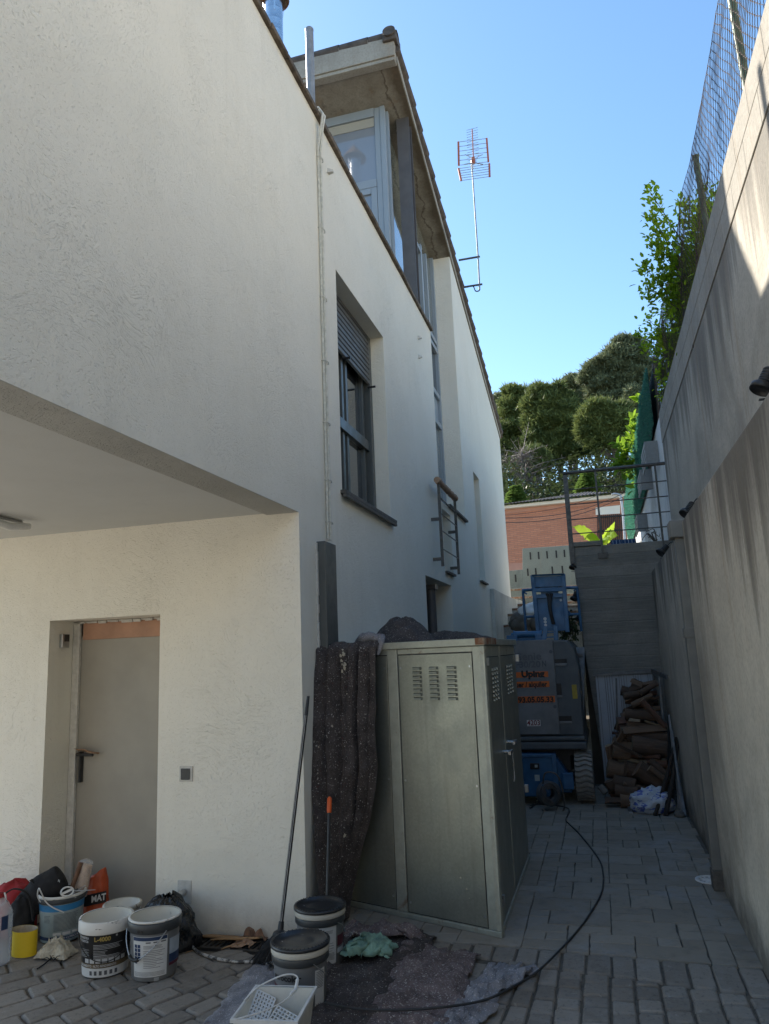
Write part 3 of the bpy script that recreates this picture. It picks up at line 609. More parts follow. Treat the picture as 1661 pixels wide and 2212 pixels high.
# drain channel along the carport wall
b = MB()
for k in range(42):
    x = -3.3+k*.035; b.box(x, x+.02, YDW-.17, YDW-.05, -.012, -.002)
b.box(-3.32, -1.9, YDW-.20, YDW-.171, -.016, .001); b.box(-3.32, -1.9, YDW-.049, YDW-.02, -.016, .001)
tag(b.build('drain_channel', 'rail_black'), 'narrow slotted drain channel along foot of carport wall', 'drain')
# ---------------------------------------------------------------- right-hand walls
XR, XU = .70, 1.018
rw = thing('retaining_wall', 'stained lower concrete retaining wall along right side of alley', 'wall', (XR, 4, 0))
b = MB(); b.box(XR-.02, XU, -5.93, 5.92, -.05, 2.59); b.box(XR+.02, XU, 6.065, 9.945, -.05, 2.585); b.box(XR+.07, XU, 5.922, 6.063, -.05, 2.57); b.build('wall', 'retaining_concrete', rw, bevel=.012)
gw = thing('garden_wall', 'tall upper concrete wall with block courses below wire fence', 'wall', (XU, 4, 2.5))
b = MB(); b.box(XU, XU+.25, -5.93, 9.90, -.05, 4.215); b.build('wall', 'upper_concrete', gw, bevel=.006)
b = MB(); random.seed(3)
for r, (z0, z1) in enumerate(((4.219, 4.412), (4.416, 4.61))):
    y = -5.9+r*.2
    while y < 9.86:
        y1 = min(y+.40, 9.9); b.box(XU-.006, XU+.25, y+.002, y1-.002, z0, z1); y = y1
b.build('block_course', 'block_concrete', gw, bevel=.004)
ww = thing('white_terrace_wall', 'white painted terrace wall carrying green hedge screen', 'wall', (XU, 15, 2.9))
b = MB(); b.box(XU+.004, XU+.25, 9.905, 21.5, 2.5, 4.6); b.build('wall', 'white_wall_paint', ww, bevel=.006)
# cross wall under the raised terrace
cw = thing('terrace_front_wall', 'dark board-marked concrete wall closing right side of alley', 'wall', (.4, 9.95, 0))
b = MB()
b.prism([(-.05, -.05), (XU+.2, -.05), (XU+.2, 2.97), (-.225, 2.97), (-.185, 1.7)], lambda p: Vector((p[0], 9.95, p[1])), lambda p: Vector((p[0], 10.25, p[1])))
b.build('wall', 'board_concrete', cw, bevel=.01)
b = MB(); b.box(-.235, .17, 9.925, 10.26, 2.971, 3.03); b.build('coping', 'board_concrete', cw, bevel=.006)
b = MB(); b.box(-.22, XU, 10.25, 22, 2.6, 2.93); b.box(-.2, -.05, 10.25, 13, -.05, 2.6); struct('terrace_ground', b, 'earth')
# terrace railing
rl = thing('terrace_railing', 'dark steel railing with five thin rails on terrace edge', 'railing', (.4, 9.93, 2.9))
b = MB(); b.box(-.26, -.20, 9.90, 9.915, 2.75, 3.93); b.box(-.215, -.20, 9.915, 9.955, 2.75, 3.93)
for z in (3.1, 3.3, 3.5, 3.7): b.tube([(-.235, 9.898, z), (-.235, 9.886, z)], .011, 8)
b.build('post', 'rail_steel', rl)
for x in (.155, .895): b = MB(); b.box(x-.012, x+.012, 9.90, 9.924, 2.86, 3.945); b.build('post', 'rail_steel', rl)
b = MB(); b.box(.09, .22, 9.93, 9.948, 2.80, 2.87); b.tube([(.115, 9.928, 2.835), (.115, 9.915, 2.835)], .012); b.tube([(.195, 9.928, 2.835), (.195, 9.915, 2.835)], .012); b.build('base_plate', 'rail_steel', rl)
b = MB(); b.tube([(-.26, 9.912, 3.955), (XU, 9.912, 3.955)], .022, 10); b.build('handrail', 'rail_steel', rl)
for z in (3.14, 3.33, 3.53, 3.73): b = MB(); b.tube([(-.23, 9.93, z), (XU, 9.93, z)], .008, 6); b.build('rail', 'rail_steel', rl)
# downpipe
dp = thing('downpipe', 'square grey downpipe running down stained retaining wall', 'pipe', (.66, 5.97, 0))
b = MB(); b.box(.622, .712, 5.948, 6.05, .13, 2.47); b.build('pipe', 'grey_downpipe', dp, bevel=.008)
b = MB(); b.box(.615, .72, 5.94, 6.058, .0, .13); b.build('shoe', 'dark_sill', dp, bevel=.006)
b = MB(); b.box(.59, .74, 5.90, 6.10, 2.47, 2.60); b.build('hopper', 'grey_downpipe', dp, bevel=.008)
b = MB(); b.box(.612, .72, 5.942, 6.056, 1.73, 1.80); b.build('bracket', 'grey_downpipe', dp, bevel=.004)
# fence
fn = thing('wire_fence', 'rusty wire mesh fence on green posts above garden wall', 'fence', (XU+.12, 6, 4.6))
b = MB(); random.seed(2); p = .036; y = 2.2; i = 0; XM = XU+.02
def sag(y, z):
    e = abs(sin((y-4.25)*pi/1.63))
    return Vector((XM+.02*fbm(y*1.3, z*2, 3)+.03*(z-4.6), y+.008*fbm(y*5, z*6, 1), z+.006*fbm(y*6, z*5, 7)-.03*e*(z-4.6)/1.0))
while y < 10.4:
    pts = []
    for j in range(25):
        z = 4.60+j*.0415; s = (1 if (i+j//1) % 2 else -1)
        pts.append(sag(y+s*p*.32, z-.012)); pts.append(sag(y+s*p*.32, z+.012) if j % 1 == 0 else None)
    pts = [q for q in pts if q is not None]
    b.tube(pts, .0021, 3, False); y += p; i += 1
b.tube([sag(2.2+k*.1, 5.6) for k in range(83)], .0022, 3, False)
b.build('wire_mesh', 'fence_wire', fn)
for y, z1 in ((4.25, 5.85), (5.88, 5.545), (7.45, 5.51), (9.2, 5.49), (2.5, 5.9)):
    b = MB(); b.tube([(XU+.10, y, 4.5), (XU+.085, y+.03, z1)], .024, 12); b.tube([(XU+.085, y+.03, z1), (XU+.085, y+.03, z1+.012)], .027, 12); b.build('post', 'green_post', fn)
bw_ = thing('bounce_wall', 'added unseen cream wall behind the camera bouncing sunlight towards the carport', 'wall', (-2, -6, 0))  # out-of-frame wall added to throw warm sunlight back onto door wall and cabinet
b = MB(); b.box(-11, 3, -6.2, -6, -.03, 3.6); b.build('wall', 'cream_render', bw_); b = MB(); b.box(-11.05, 3.05, -6.26, -5.94, 3.601, 3.66); b.build('coping', 'coping_tile', bw_)
# ---------------------------------------------------------------- metal cabinet against the house
A = Vector((-.714, 4.855, 0)); EU = Vector((-.934, .358, 0)); EN = Vector((-.358, -.934, 0)); CH = 1.777
def F(u, z, d=0): return A+EU*u+EN*d+Vector((0, 0, z))
def fbox(mb, u0, u1, z0, z1, d0, d1):
    vs = [F(u, z, d) for z in (z0, z1) for d in (d0, d1) for u in (u0, u1)]
    mb.add(vs, [(0,2,3,1), (4,5,7,6), (0,1,5,4), (2,6,7,3), (0,4,6,2), (1,3,7,5)], False)
cab = thing('utility_cabinet', 'galvanised steel utility cabinet with louvred panels beside house', 'cabinet', A)
YC = 6.62; U1 = 1.235
def S(y, z, d=0): return Vector((-.714+.013*(y-4.855)/1.77+d, y, z))
def sbox(mb, y0, y1, z0, z1, d0, d1):
    vs = [S(y, z, d) for z in (z0, z1) for d in (d0, d1) for y in (y0, y1)]
    mb.add(vs, [(0,2,3,1), (4,5,7,6), (0,1,5,4), (2,6,7,3), (0,4,6,2), (1,3,7,5)], False)
b = MB(); b.prism([F(.02, 0, -.012), F(U1, 0, -.012), Vector((-1.868, 6.6, 0)), S(6.6, 0, -.012), S(4.875, 0, -.012)], lambda p: p+Vector((0, 0, .02)), lambda p: p+Vector((0, 0, 1.73)))
b.build('body', 'dark_interior', cab)
b = MB()
fbox(b, -.004, .086, .034, 1.728, -.03, 0); fbox(b, .688, .772, .034, 1.728, -.03, .002); fbox(b, -.004, U1, 0, .0335, -.03, .004); fbox(b, .0865, .6875, 1.692, 1.7285, -.03, -.006); fbox(b, .7725, U1, 1.692, 1.7285, -.03, -.006)
sbox(b, 4.858, 4.93, .034, 1.728, -.03, .001); sbox(b, 5.62, 5.665, .034, 1.728, -.03, -.002); sbox(b, 4.858, YC, 0, .0335, -.03, .003); sbox(b, 4.931, YC, 1.655, 1.7285, -.03, -.006)
b.build('frame', 'galvanised_frame', cab, bevel=.004)
b = MB(); b.prism([F(-.016, 0, .016), F(U1+.01, 0, .016), Vector((-1.868, 6.66, 0)), S(6.64, 0, .014)], lambda p: p+Vector((0, 0, 1.7295)), lambda p: p+Vector((0, 0, CH)))
b.build('roof_panel', 'galvanised_frame', cab, bevel=.004)
b = MB(); fbox(b, -.018, .05, 1.735, CH+.0015, .012, .0185); sbox(b, 4.84, 5.35, 1.735, CH+.0015, .008, .0165); b.build('rust_patch', 'rusty_rim', cab)
def louvres(mb, fn, u0, w, z0, n, dz, h=.019, dep=.014):
    for k in range(n):
        z = z0-k*dz; vs = []
        for (du, zz, d) in ((0, z, 0), (w, z, 0), (w, z+h, 0), (0, z+h, 0), (w*.06, z+.001, dep), (w*.94, z+.001, dep), (w*.9, z+h*.75, dep*.75), (w*.1, z+h*.75, dep*.75)):
            vs.append(fn(u0+du, zz, d))
        mb.add(vs, [(4,5,6,7), (0,4,7,3), (1,2,6,5), (3,7,6,2), (0,1,5,4)], False)
def panel(name, fn, bx, u0, u1, z0, z1, cols, screws, zl, side):
    b = MB(); bx(b, u0, u1, z0, z1, -.02, -.004); p = b.build(name, 'galvanised_sheet', cab, bevel=.002)
    b = MB()
    for c, w in cols: b = MB(); louvres(b, fn, c, w, zl, 8, .0285); b.build('louvre_bank', 'galvanised_sheet', p)
    b = MB()
    for (u, z) in screws:
        c = fn(u, z, -.004); nrm = (fn(u, z, 1)-fn(u, z, 0)).normalized(); b.tube([c, c+nrm*.004], .0075, 8); b.tube([c+nrm*.004, c+nrm*.0055], .004, 6)
    if screws: b.build('screw', 'zinc', p)
    return p
panel('panel', F, fbox, .094, .680, .040, 1.686, [(.215, .072), (.355, .072), (.49, .072)], [(.11, 1.60), (.66, 1.60), (.11, .86), (.66, .86), (.11, .1), (.66, .1)], 1.585, 0)
panel('panel', F, fbox, .780, U1-.002, .040, 1.686, [], [(.80, 1.60), (.80, .86), (.80, .12)], 1.585, 0)
d1 = panel('door', S, sbox, 4.938, 5.615, .040, 1.65, [(5.14, .06), (5.25, .06), (5.36, .06)], [], 1.56, 1)
d2 = panel('door', S, sbox, 5.672, YC-.01, .040, 1.65, [(5.92, .07), (6.06, .07), (6.20, .07)], [], 1.56, 1)
for d, y, z in ((d1, 5.52, .985), (d2, 5.80, 1.02)):
    b = MB(); b.tube([S(y, z, -.004), S(y, z, .045)], .014, 10); b.bar(S(y-.075, z, .045), S(y+.075, z, .045), .016, .022); b.build('handle', 'steel_bright', d)
b = MB(); b.tube([S(5.62, .98, .01), S(5.63, .98, .04), S(5.64, .80, .045), S(5.62, .77, .04)], .005, 6); b.build('key_chain', 'zinc', d2)
for y, z in ((4.95, 1.60), (4.95, .16)): b = MB(); sbox(b, y, y+.03, z, z+.05, 0, .016); b.build('hinge', 'zinc', d1, bevel=.002)
for y, z in ((YC-.02, 1.62), (YC-.015, .55)): b = MB(); sbox(b, y, y+.03, z-.03, z+.03, 0, .03); b.build('hinge', 'zinc', d2, bevel=.002)

# hanging dust sheet
def hang(u, v):
    z = lerp(1.80, .02, v)
    Lp = [(0, -1.855, 4.93), (.12, -1.86, 4.88), (.5, -1.85, 4.80), (.8, -1.81, 4.74), (1, -1.74, 4.70)]
    Rp = [(0, .80, .03), (.3, .815, .06), (.48, .80, .07), (.62, .845, .08), (.8, .945, .10), (1, 1.05, .14)]
    def ip(T, t):
        for a, c in zip(T, T[1:]):
            if t <= c[0]: k = (t-a[0])/(c[0]-a[0]); return [lerp(a[i], c[i], k) for i in range(1, len(a))]
        return list(T[-1][1:])
    L = Vector((*ip(Lp, v), 0)); ru, rd = ip(Rp, v); R = F(ru, 0, rd); p = L.lerp(R, u)
    k = min(1, v*5+.25)
    ss = lambda c, w_: .5+.5*math.tanh((u-c)/w_)
    cr = lambda c, w_: math.exp(-abs((u-c)/w_)**1.3)
    f = .012*sin(u*9+.5*sin(v*3))*k-.13*ss(.60+.02*sin(v*4), .006)*k+.135*ss(.685+.015*sin(v*3+1), .006)*k-.05*ss(.335+.02*sin(v*5), .006)*k+.045*ss(.40, .03)*k-.03*ss(.15+.01*sin(v*6), .006)*k+.03*ss(.20, .03)*k-.035*cr(.33+.02*sin(v*5), .016)*max(.25, 1-v*2.2)-.028*cr(.16, .014)*(.4+.6*v)-.03*cr(.87, .016)*(1-v*.5)-.022*cr(.50, .012)*max(0, 1-v*2)-.02*cr(.44+.03*v, .014)*v
    f += .018*fbm(u*4, v*7, 2, 1, 3); f += .05*max(0, v-.9)*10*(.5+fbm(u*5, 1, 1))
    if v < .03: f -= .06*(1-v/.03); z -= .01*(1-v/.03)
    p = p+EN*(.05+f)+EU*.012*fbm(v*6, u*2, 9); p.z = z+.012*fbm(u*5, v*2, 4)
    return p
b = MB(); b.grid(hang, 210, 110); b.cur = 1; random.seed(14)
for k in range(34):                                      # dried paint splashes on the sheet
    u, v, r = (random.gauss(.43, .03), random.uniform(.03, .14), random.uniform(.004, .011)) if k < 16 else (random.uniform(.05, .95), random.uniform(.05, .95), random.uniform(.003, .012))
    c = hang(u, v); e1 = (hang(u+.02, v)-c).normalized(); e2 = (hang(u, v+.02)-c).normalized(); nn = e1.cross(e2); nn = nn if nn.dot(EN) > 0 else -nn; m_ = 9
    b.add([c+nn*.006]+[c+nn*.0045+e1*cos(2*pi*i/m_)*r*random.uniform(.6, 1.2)+e2*sin(2*pi*i/m_)*r*random.uniform(.7, 1.6) for i in range(m_)], [(0, 1+i, 1+(i+1) % m_) for i in range(m_)], True)
ds = b.build('dust_sheet', ['dark_felt', 'masking_rag']); tag(ds, 'dark speckled felt dust sheet hanging over front left of cabinet', 'dust sheet')
for u, z, r in ((.27, .30, .006), (.23, .24, .006), (.215, .19, .003), (.45, .75, .003)): b = MB(); b.tube([F(u, z, -.004), F(u, z, -.001)], [r, r*.6], 9); b.build('paint_splash', 'masking_rag', cab)
# lumps of sheet lying on the cabinet roof
def mound(name, c, rx, ry, h, seed, m, rot=0, label='', pw=1.0):
    b = MB(); ca, sa = cos(rot), sin(rot)
    def g(u, v):
        r = v; t = u*2*pi; e = 1+.18*fbm(cos(t)*1.2, sin(t)*1.2, seed)
        x, y = cos(t)*r*rx*e, sin(t)*r*ry*e
        z = h*max(0, 1-r**1.8)**pw*(1+.35*fbm(x*5, y*5, seed+2))+.03*h*5*(1-r)*fbm(x*14, y*14, seed)+.006
        return Vector((c[0]+x*ca-y*sa, c[1]+x*sa+y*ca, c[2]+max(.004, z)))
    b.grid(g, 44, 22); o = b.build(name, m); tag(o, label, 'dust sheet'); return o
mound('dust_sheet', (-1.47, 5.72, CH), .27, .40, .185, 3, 'dark_felt', .3, 'rounded heap of dark felt on cabinet roof near house wall', 1.0)
mound('dust_sheet', (-1.20, 6.35, CH), .44, .2, .085, 6, 'dark_felt', -.2, 'low crumpled dark felt at back right of cabinet roof')
b = MB(); pts = []
for k in range(15):
    t = k/14; p = F(.82+.30*t, CH+.02+.025*sin(t*5)+.02*fbm(t*3, 0, 2), -.03+.06*sin(t*4)); pts.append(p)
b.tube(pts, [.022+.016*sin(pi*min(1, k/12))+.008*fbm(k*.9, 1, 5) for k in range(15)], 14)
b.tube([F(.83, CH-.08, .03), F(.805, CH, .025), F(.82, CH+.04, -.01), F(.90, CH+.05, -.05)], [.014, .025, .028, .02], 10)
tag(b.build('dust_sheet', 'grey_felt'), 'twisted grey roll of felt on top edge of cabinet', 'dust sheet')
# metal trunking on the facade, cables, tap
tr = thing('cable_trunking', 'upright dark grey metal trunking on house wall behind cabinet', 'trunking', (-1.84, 5.0, .4))
b = MB(); b.box(-1.868, -1.80, 4.925, 5.155, .3, 2.505); b.build('casing', 'anthracite_paint', tr, bevel=.004)
b = MB()
for k in range(12): b.box(-1.869, -1.858+random.uniform(0, .006), 4.905+random.uniform(-.004, .004), 4.9245, 1.75+k*.062, 1.75+k*.062+.0621)
b.build('masking_tape', 'tape', tr)
cd = thing('wall_cable', 'twin off-white conduit running down facade from parapet to trunking', 'cable', (-1.85, 5.19, 2.5))
def cab_line(off, r, seed):
    pts = [Vector((XF-.10, 5.17+off, ZC+.07)), Vector((XF+.03, 5.18+off, ZC+.085)), Vector((XF+.062, 5.19+off, ZC+.03)), Vector((XF+.045, 5.175+off*.8, ZC-.10))]
    z = ZC-.3
    while z > 2.5: pts.append(Vector((XF+.018+r, 5.185+off+.006*fbm(z*2, seed, 0), z))); z -= .12
    return pts
b = MB(); b.tube(cab_line(0.0, .0, 1), .0125, 8); b.build('conduit', 'cable_white', cd)
b = MB(); b.tube(cab_line(-.040, -.004, 2), .009, 8); b.build('conduit', 'cable_white', cd)
for z in (5.72, 5.08, 4.48, 3.95, 3.45, 3.0, 2.68):
    b = MB(); b.tube([(XF-.002, 5.13, z), (XF+.03, 5.135, z+.004), (XF+.038, 5.185, z), (XF+.03, 5.215, z-.004), (XF-.002, 5.215, z-.012)], .004, 6); b.build('clip', 'cable_white', cd)
for y, z in ((5.42, 5.75), (8.75, 5.62), (8.72, 5.35)):
    b = MB(); b.prism([(0, 0), (.05, .004), (.045, .035), (.012, .05)], lambda p: Vector((XF-.002, y-.03+p[0], z+p[1])), lambda p: Vector((XF+.045, y-.01+p[0]*.6, z+.01+p[1]*.5)))
    tag(b.build('wall_hook', 'tape'), {5.42: 'small white hook on facade right of conduit', 8.75: 'small white peg high on facade under parapet end', 8.72: 'tiny pale anchor on facade below the white peg'}[y if z != 5.35 else 8.72], 'hook')
# sockets
so_ = thing('wall_socket', 'dark square wall socket taped round on white wall right of door', 'socket', (-2.70, YDW, .93))
b = MB(); b.box(-2.752, -2.655, YDW-.008, YDW+.01, .925, 1.022); b.build('frame', 'tape', so_, bevel=.003)
b = MB(); b.box(-2.738, -2.672, YDW-.016, YDW-.0085, .937, 1.008); b.build('switch', 'bucket_dark', so_, bevel=.004)
br = thing('door_bracket', 'small metal latch plate on left reveal of garage side door', 'bracket', (-3.82, 4.75, 1.86))
b = MB(); b.box(-3.828, -3.80, 4.72, 4.80, 1.84, 1.94); b.build('plate', 'zinc', br, bevel=.004); b = MB(); b.box(-3.799, -3.795, 4.745, 4.79, 1.885, 1.935); b.build('slot', 'black_plastic', br)
tp = thing('garden_tap', 'wall tap with paint-stained hose beside black bin bag', 'tap', (-2.62, YDW, .2))
P0 = at(396, 1928, Y=4.60)
b = MB(); b.box(P0.x-.05, P0.x+.05, YDW-.006, YDW+.01, P0.z-.07, P0.z+.07); b.build('wall_plate', 'tape', tp, bevel=.004)
b = MB(); b.tube([P0, P0+Vector((0, -.05, 0)), P0+Vector((0, -.075, -.02)), P0+Vector((0, -.08, -.09))], [.022, .02, .016, .013], 12); b.build('tap', 'zinc', tp)
hz = [P0+Vector((0, -.08, -.09)), P0+Vector((.005, -.085, -.2)), at(405, 2025, Z=.03), at(418, 2048, Z=.012), at(440, 2062, Z=.011), at(478, 2073, Z=.011), at(520, 2078, Z=.011), at(560, 2077, Z=.012), at(600, 2085, Z=.02), at(650, 2135, Z=.03), at(700, 2160, Z=.03)]
def smooth(P, n=8):
    out = []; P = [P[0]]+list(P)+[P[-1]]
    for i in range(1, len(P)-2):
        for k in range(n):
            t = k/n; a, c, d, e = P[i-1], P[i], P[i+1], P[i+2]
            out.append(.5*((2*c)+(d-a)*t+(2*a-5*c+4*d-e)*t*t+(3*c-a-3*d+e)*t**3))
    return out+[P[-2]]
n = NT('stained_hose'); n.fin(n.mix(n.ramp(n.noise(22, 4, .7), [(.45, 0.0), (.55, 1.0)]), (.05, .05, .05), (.50, .48, .44)), .6); MATS['stained_hose'] = n.m
b = MB(); b.tube(smooth(hz), .0085, 8); b.build('hose', 'stained_hose', tp)
# ceiling lamp
lm = thing('ceiling_lamp', 'white tubular lamp holder under carport ceiling', 'ceiling lamp', (-3.5, 3.8, 2.6))
q0, q1 = at(62, 1138, Z=2.63), at(-20, 1124, Z=2.63)
b = MB(); b.tube([q0, q0.lerp(q1, .5)+Vector((0, 0, -.02)), q1], [.024, .026, .026], 14); b.build('tube', 'white_plastic', lm)
b = MB(); b.tube([q0+Vector((-.06, 0, .034)), q1+Vector((0, 0, .034))], .012, 8); b.build('bracket', 'grey_plastic', lm)

# floor cloths
def floor_cloth(name, pts, amp, seed, m, label, n=70, z0=.006, fold=0, fr=9):
    P00, P10, P11, P01 = [Vector((*p[:2], 0)) for p in pts]
    def g(u, v):
        p = P00.lerp(P10, u).lerp(P01.lerp(P11, u), v)
        e = 1-min(1, 8*min(u, 1-u, v, 1-v))
        p += Vector((fbm(u*4, v*4, seed, 1.3), fbm(u*4, v*4, seed+5, 1.3), 0))*.06*(.3+e)
        w = abs(fbm(p.x*fr*.42, p.y*fr*.42, seed+1, 1, 2)); z = z0+amp*max(0, .55-w*1.6)*1.4+amp*.3*(1+fbm(p.x*fr*2.2, p.y*fr*2.2, seed, 1, 3))
        return Vector((p.x, p.y, max(z0*.7, z*(1-.5*e))))
    b = MB(); b.grid(g, n, n); o = b.build(name, m, solid=.005); tag(o, label, 'dust sheet'); return o
floor_cloth('dust_sheet', [(-1.80, 3.2), (-1.02, 3.2), (-1.08, 4.80), (-1.78, 4.74)], .034, 1, 'dark_felt', 'dark felt dust sheet spread on cobbles under the grey paint buckets', 90)
floor_cloth('dust_sheet', [(-1.16, 3.2), (-.74, 3.30), (-.80, 4.52), (-1.27, 4.68)], .030, 4, 'brown_felt', 'brownish speckled dust sheet lying over the darker one', 80, .022)
floor_cloth('dust_sheet', [(-.95, 3.25), (-.83, 3.50), (-.46, 4.40), (-.72, 4.44)], .045, 9, 'grey_felt', 'pale grey felt edge folded back on cobbles at right', 60, .016, fr=14)
floor_cloth('dust_sheet', [(-1.62, 4.60), (-1.18, 4.72), (-1.28, 4.86), (-1.68, 4.84)], .05, 12, 'brown_felt', 'ruffled strip of felt along foot of cabinet', 50, .03)
floor_cloth('dust_sheet', [(-1.95, 3.35), (-1.72, 3.2), (-1.76, 4.2), (-2.02, 4.18)], .02, 14, 'grey_felt', 'grey felt strip left of the front paint bucket', 50, .014)
# extension cable
cz = [(700,2165),(760,2178),(830,2182),(930,2178),(1040,2162),(1110,2130),(1165,2095),(1230,2030),(1270,1980),(1300,1925),(1302,1880),(1290,1850),(1255,1805),(1230,1780),(1222,1770),(1230,1750),(1215,1742),(1180,1738),(1150,1738),(1146,1745),(1165,1732)]
zz = [.06, .062, .06, .07, .06, .07, .04]+[.009]*40
b = MB(); b.tube(smooth([at(x, y, Z=z) for (x, y), z in zip(cz, zz)], 8), .0062, 8); tag(b.build('extension_cable', 'cable_black'), 'long dark extension cable snaking from cable reel across alley paving', 'cable')
# ---------------------------------------------------------------- paint buckets and odds and ends
def cyl(r0, r1, h):
    def W(a, z, d=0):                                   # a = angle from the front (-y), z = height
        r = lerp(r0, r1, z/h)+d; return Vector((sin(a)*r, -cos(a)*r, z))
    return W
def patch(W, a0, a1, z0, z1, m, name, par, d=.0012, n=24, slant=0):
    b = MB(); b.grid(lambda u, v: W(lerp(a0, a1, u), lerp(z0, z1, v), d), n, 3); return b.build(name, m, par, local=True)
def strips(W, R, rows, m, name, par, d=.0022):
    b = MB()
    for (a0, a1, z, h) in rows: b.grid(lambda u, v: W(lerp(a0, a1, u), z+h*v, d), 10, 1)
    return b.build(name, m, par, local=True)
def letters(W, R, items, m, par, d=.0024):
    b = MB()
    for (txt, size, a, z, bold, sx) in items: b.text(txt, size, lambda v: W(a+v.x/R, z+v.y, d), bold, 'CENTER', 0, sx)
    return b.build('lettering', m, par, local=True)
def face(x, y, off=0): return atan2(-x, y)*-1*-1+off if False else atan2(-x, y)+off
def bucket(label, x, y, r0, r1, h, body, rot=0, group=None):
    t = thing('paint_bucket', label, 'bucket', (x, y, 0), group); t.rotation_euler = (0, 0, face(x, y)+rot)
    return t, cyl(r0, r1, h)
def shell(t, r0, r1, h, body, inside=None, fill=None, wall=.004):
    b = MB(); b.lathe([(0.001, .002), (r0-.006, .002), (r0, .008), (r1, h)], n=48); o = b.build('body', body, t, local=True)
    if inside:
        b = MB(); b.lathe([(r1-wall, h), (lerp(r0, r1, fill/h)-wall, fill), (.001, fill+.004)], n=48); b.build('inside', inside, t, local=True)
    return o
def rimband(t, r, z0, z1, m, name='rim', lip=.007):
    b = MB(); b.lathe([(r-.004, z0), (r+lip*.6, z0), (r+lip, z0+.004), (r+lip, z1-.004), (r+lip*.6, z1), (r-.005, z1)], n=48); return b.build(name, m, t, local=True)
def bail(t, R, z, drop, tilt, m='zinc', grip=True, lean=0):
    b = MB(); pts = []
    for k in range(25):
        a = pi*k/24; pts.append(Vector((cos(a)*R, -sin(a)*(R+.03)*cos(tilt), z-sin(a)*drop)))
    b.tube(pts, .0028, 6); o = b.build('handle', m, t, local=True); o.rotation_euler = (0, 0, lean)
    if grip: b = MB(); b.tube(pts[10:15], .009, 10); g = b.build('grip', 'black_plastic', o, local=True)
    return o
rows = lambda a0, a1, z0, dz, n, h, rag=.25: [(a0, a1-random.uniform(0, rag)*(a1-a0), z0-k*dz, h) for k in range(n)]
random.seed(21)
# black bucket
t, W = bucket('black open paint bucket with white-smeared rim and gold lettering', -2.86, 4.02, .122, .142, .29, 'x'); R = .135
shell(t, .122, .142, .29, 'bucket_black', 'paint_inside', .20); rimband(t, .142, .228, .292, 'paint_smeared')
lb = patch(W, -1.5, 1.5, .008, .055, 'label_white', 'label', t); strips(W, R, [(-1.0+.22*k+.3, -1.0+.22*k+.42, .02, .022) for k in range(6)], 'label_text', 'print', lb)
lb = patch(W, -1.5, 1.5, .056, .078, 'label_bronze', 'label', t); letters(W, R, [('RENDIMIENTO · ALTO RENDIMENTO', .0165, -.42, .067, .0004, .86)], 'label_ink', lb)
strips(W, R, rows(-.5, .75, .175, .0072, 4, .0022)+rows(-.5, .1, .143, .0072, 4, .002)+rows(-.5, .7, .118, .0062, 5, .002)+rows(-1.25, -.7, .150, .0072, 6, .002), 'label_ink', 'print', t)
strips(W, R, [(-.95+.27*k, -.95+.27*k+.21, .082, .022) for k in range(7)], 'label_ink', 'print', t)
letters(W, R, [('L-4000', .031, -.14, .205, .0012, 1)], 'label_gold', t); letters(W, R, [('PINTURA PLÁSTICA', .0165, -1.14, .211, .0004, .8), ('TINTA PLÁSTICA', .0165, -1.10, .193, .0004, .8), ('E', .012, .42, .216, .0008, 1.6)], 'label_ink', t)
bail(t, .148, .235, .14, .5, 'rail_black', False)
# grey bucket with white label
t, W = bucket('grey open paint bucket with dark rim, blue-topped white label and wire handle', -2.55, 4.03, .126, .140, .30, 'x'); R = .133
shell(t, .122, .138, .305, 'bucket_grey', 'paint_inside', .13); rimband(t, .1385, .245, .297, 'bucket_dark', 'band', .009); rimband(t, .138, .2975, .308, 'paint_smeared', 'rim')
lb = patch(W, -.95, .52, .028, .232, 'label_white', 'label', t)
strips(W, R, [(-.93, .50, .212, .018)], 'label_navy', 'print', lb); strips(W, R, rows(-.45, .46, .185, .0062, 3, .002)+rows(-.45, .42, .160, .0085, 11, .0022, .45)+rows(-.9, .46, .052, .0055, 4, .0016, .05), 'label_text', 'print', lb)
strips(W, R, [(-.87+.16*(k % 2), -.74+.16*(k % 2), .176-.020*(k//2), .017) for k in range(9)], 'label_navy', 'print', lb); strips(W, R, [(-.35+.3*k, -.15+.3*k, .200, .006) for k in range(3)], 'label_text', 'print', lb)
lb2 = patch(W, .62, 1.35, .065, .205, 'label_palebluish', 'label', t); patch(W, .62, 1.35, .082, .125, 'label_navy', 'print', lb2, .0024); patch(W, .62, 1.35, .066, .0815, 'label_maroon', 'print', lb2, .0024)
strips(W, R, [(.0+.04*k, .02+.04*k, .006, .018) for k in range(5)], 'label_white', 'barcode', t)
b = MB();
for k in (0, 1): b.tube([W(-.62+.13*k, .262, .006), W(-.62+.13*k, .262, .0115)], .008, 12)
b.build('vent_hole', 'black_plastic', t, local=True)
hp = smooth([W(.42, .255, .012), W(.15, .215, .02), W(-.2, .165, .028), W(-.62, .125, .03), W(-.95, .14, .028), W(-1.3, .20, .02), W(-1.5, .255, .012)], 6)
b = MB(); b.tube(hp, .0028, 6); hn = b.build('handle', 'zinc', t, local=True); b = MB(); b.tube(hp[17:25], .010, 10); b.build('grip', 'black_plastic', hn, local=True)
# small white bucket behind
t, W = bucket('cream white bucket half hidden behind the black paint bucket', -2.99, 4.36, .095, .11, .235, 'x'); shell(t, .095, .11, .245, 'tray_plastic', 'tray_plastic', .16); rimband(t, .11, .225, .247, 'rim_cream')
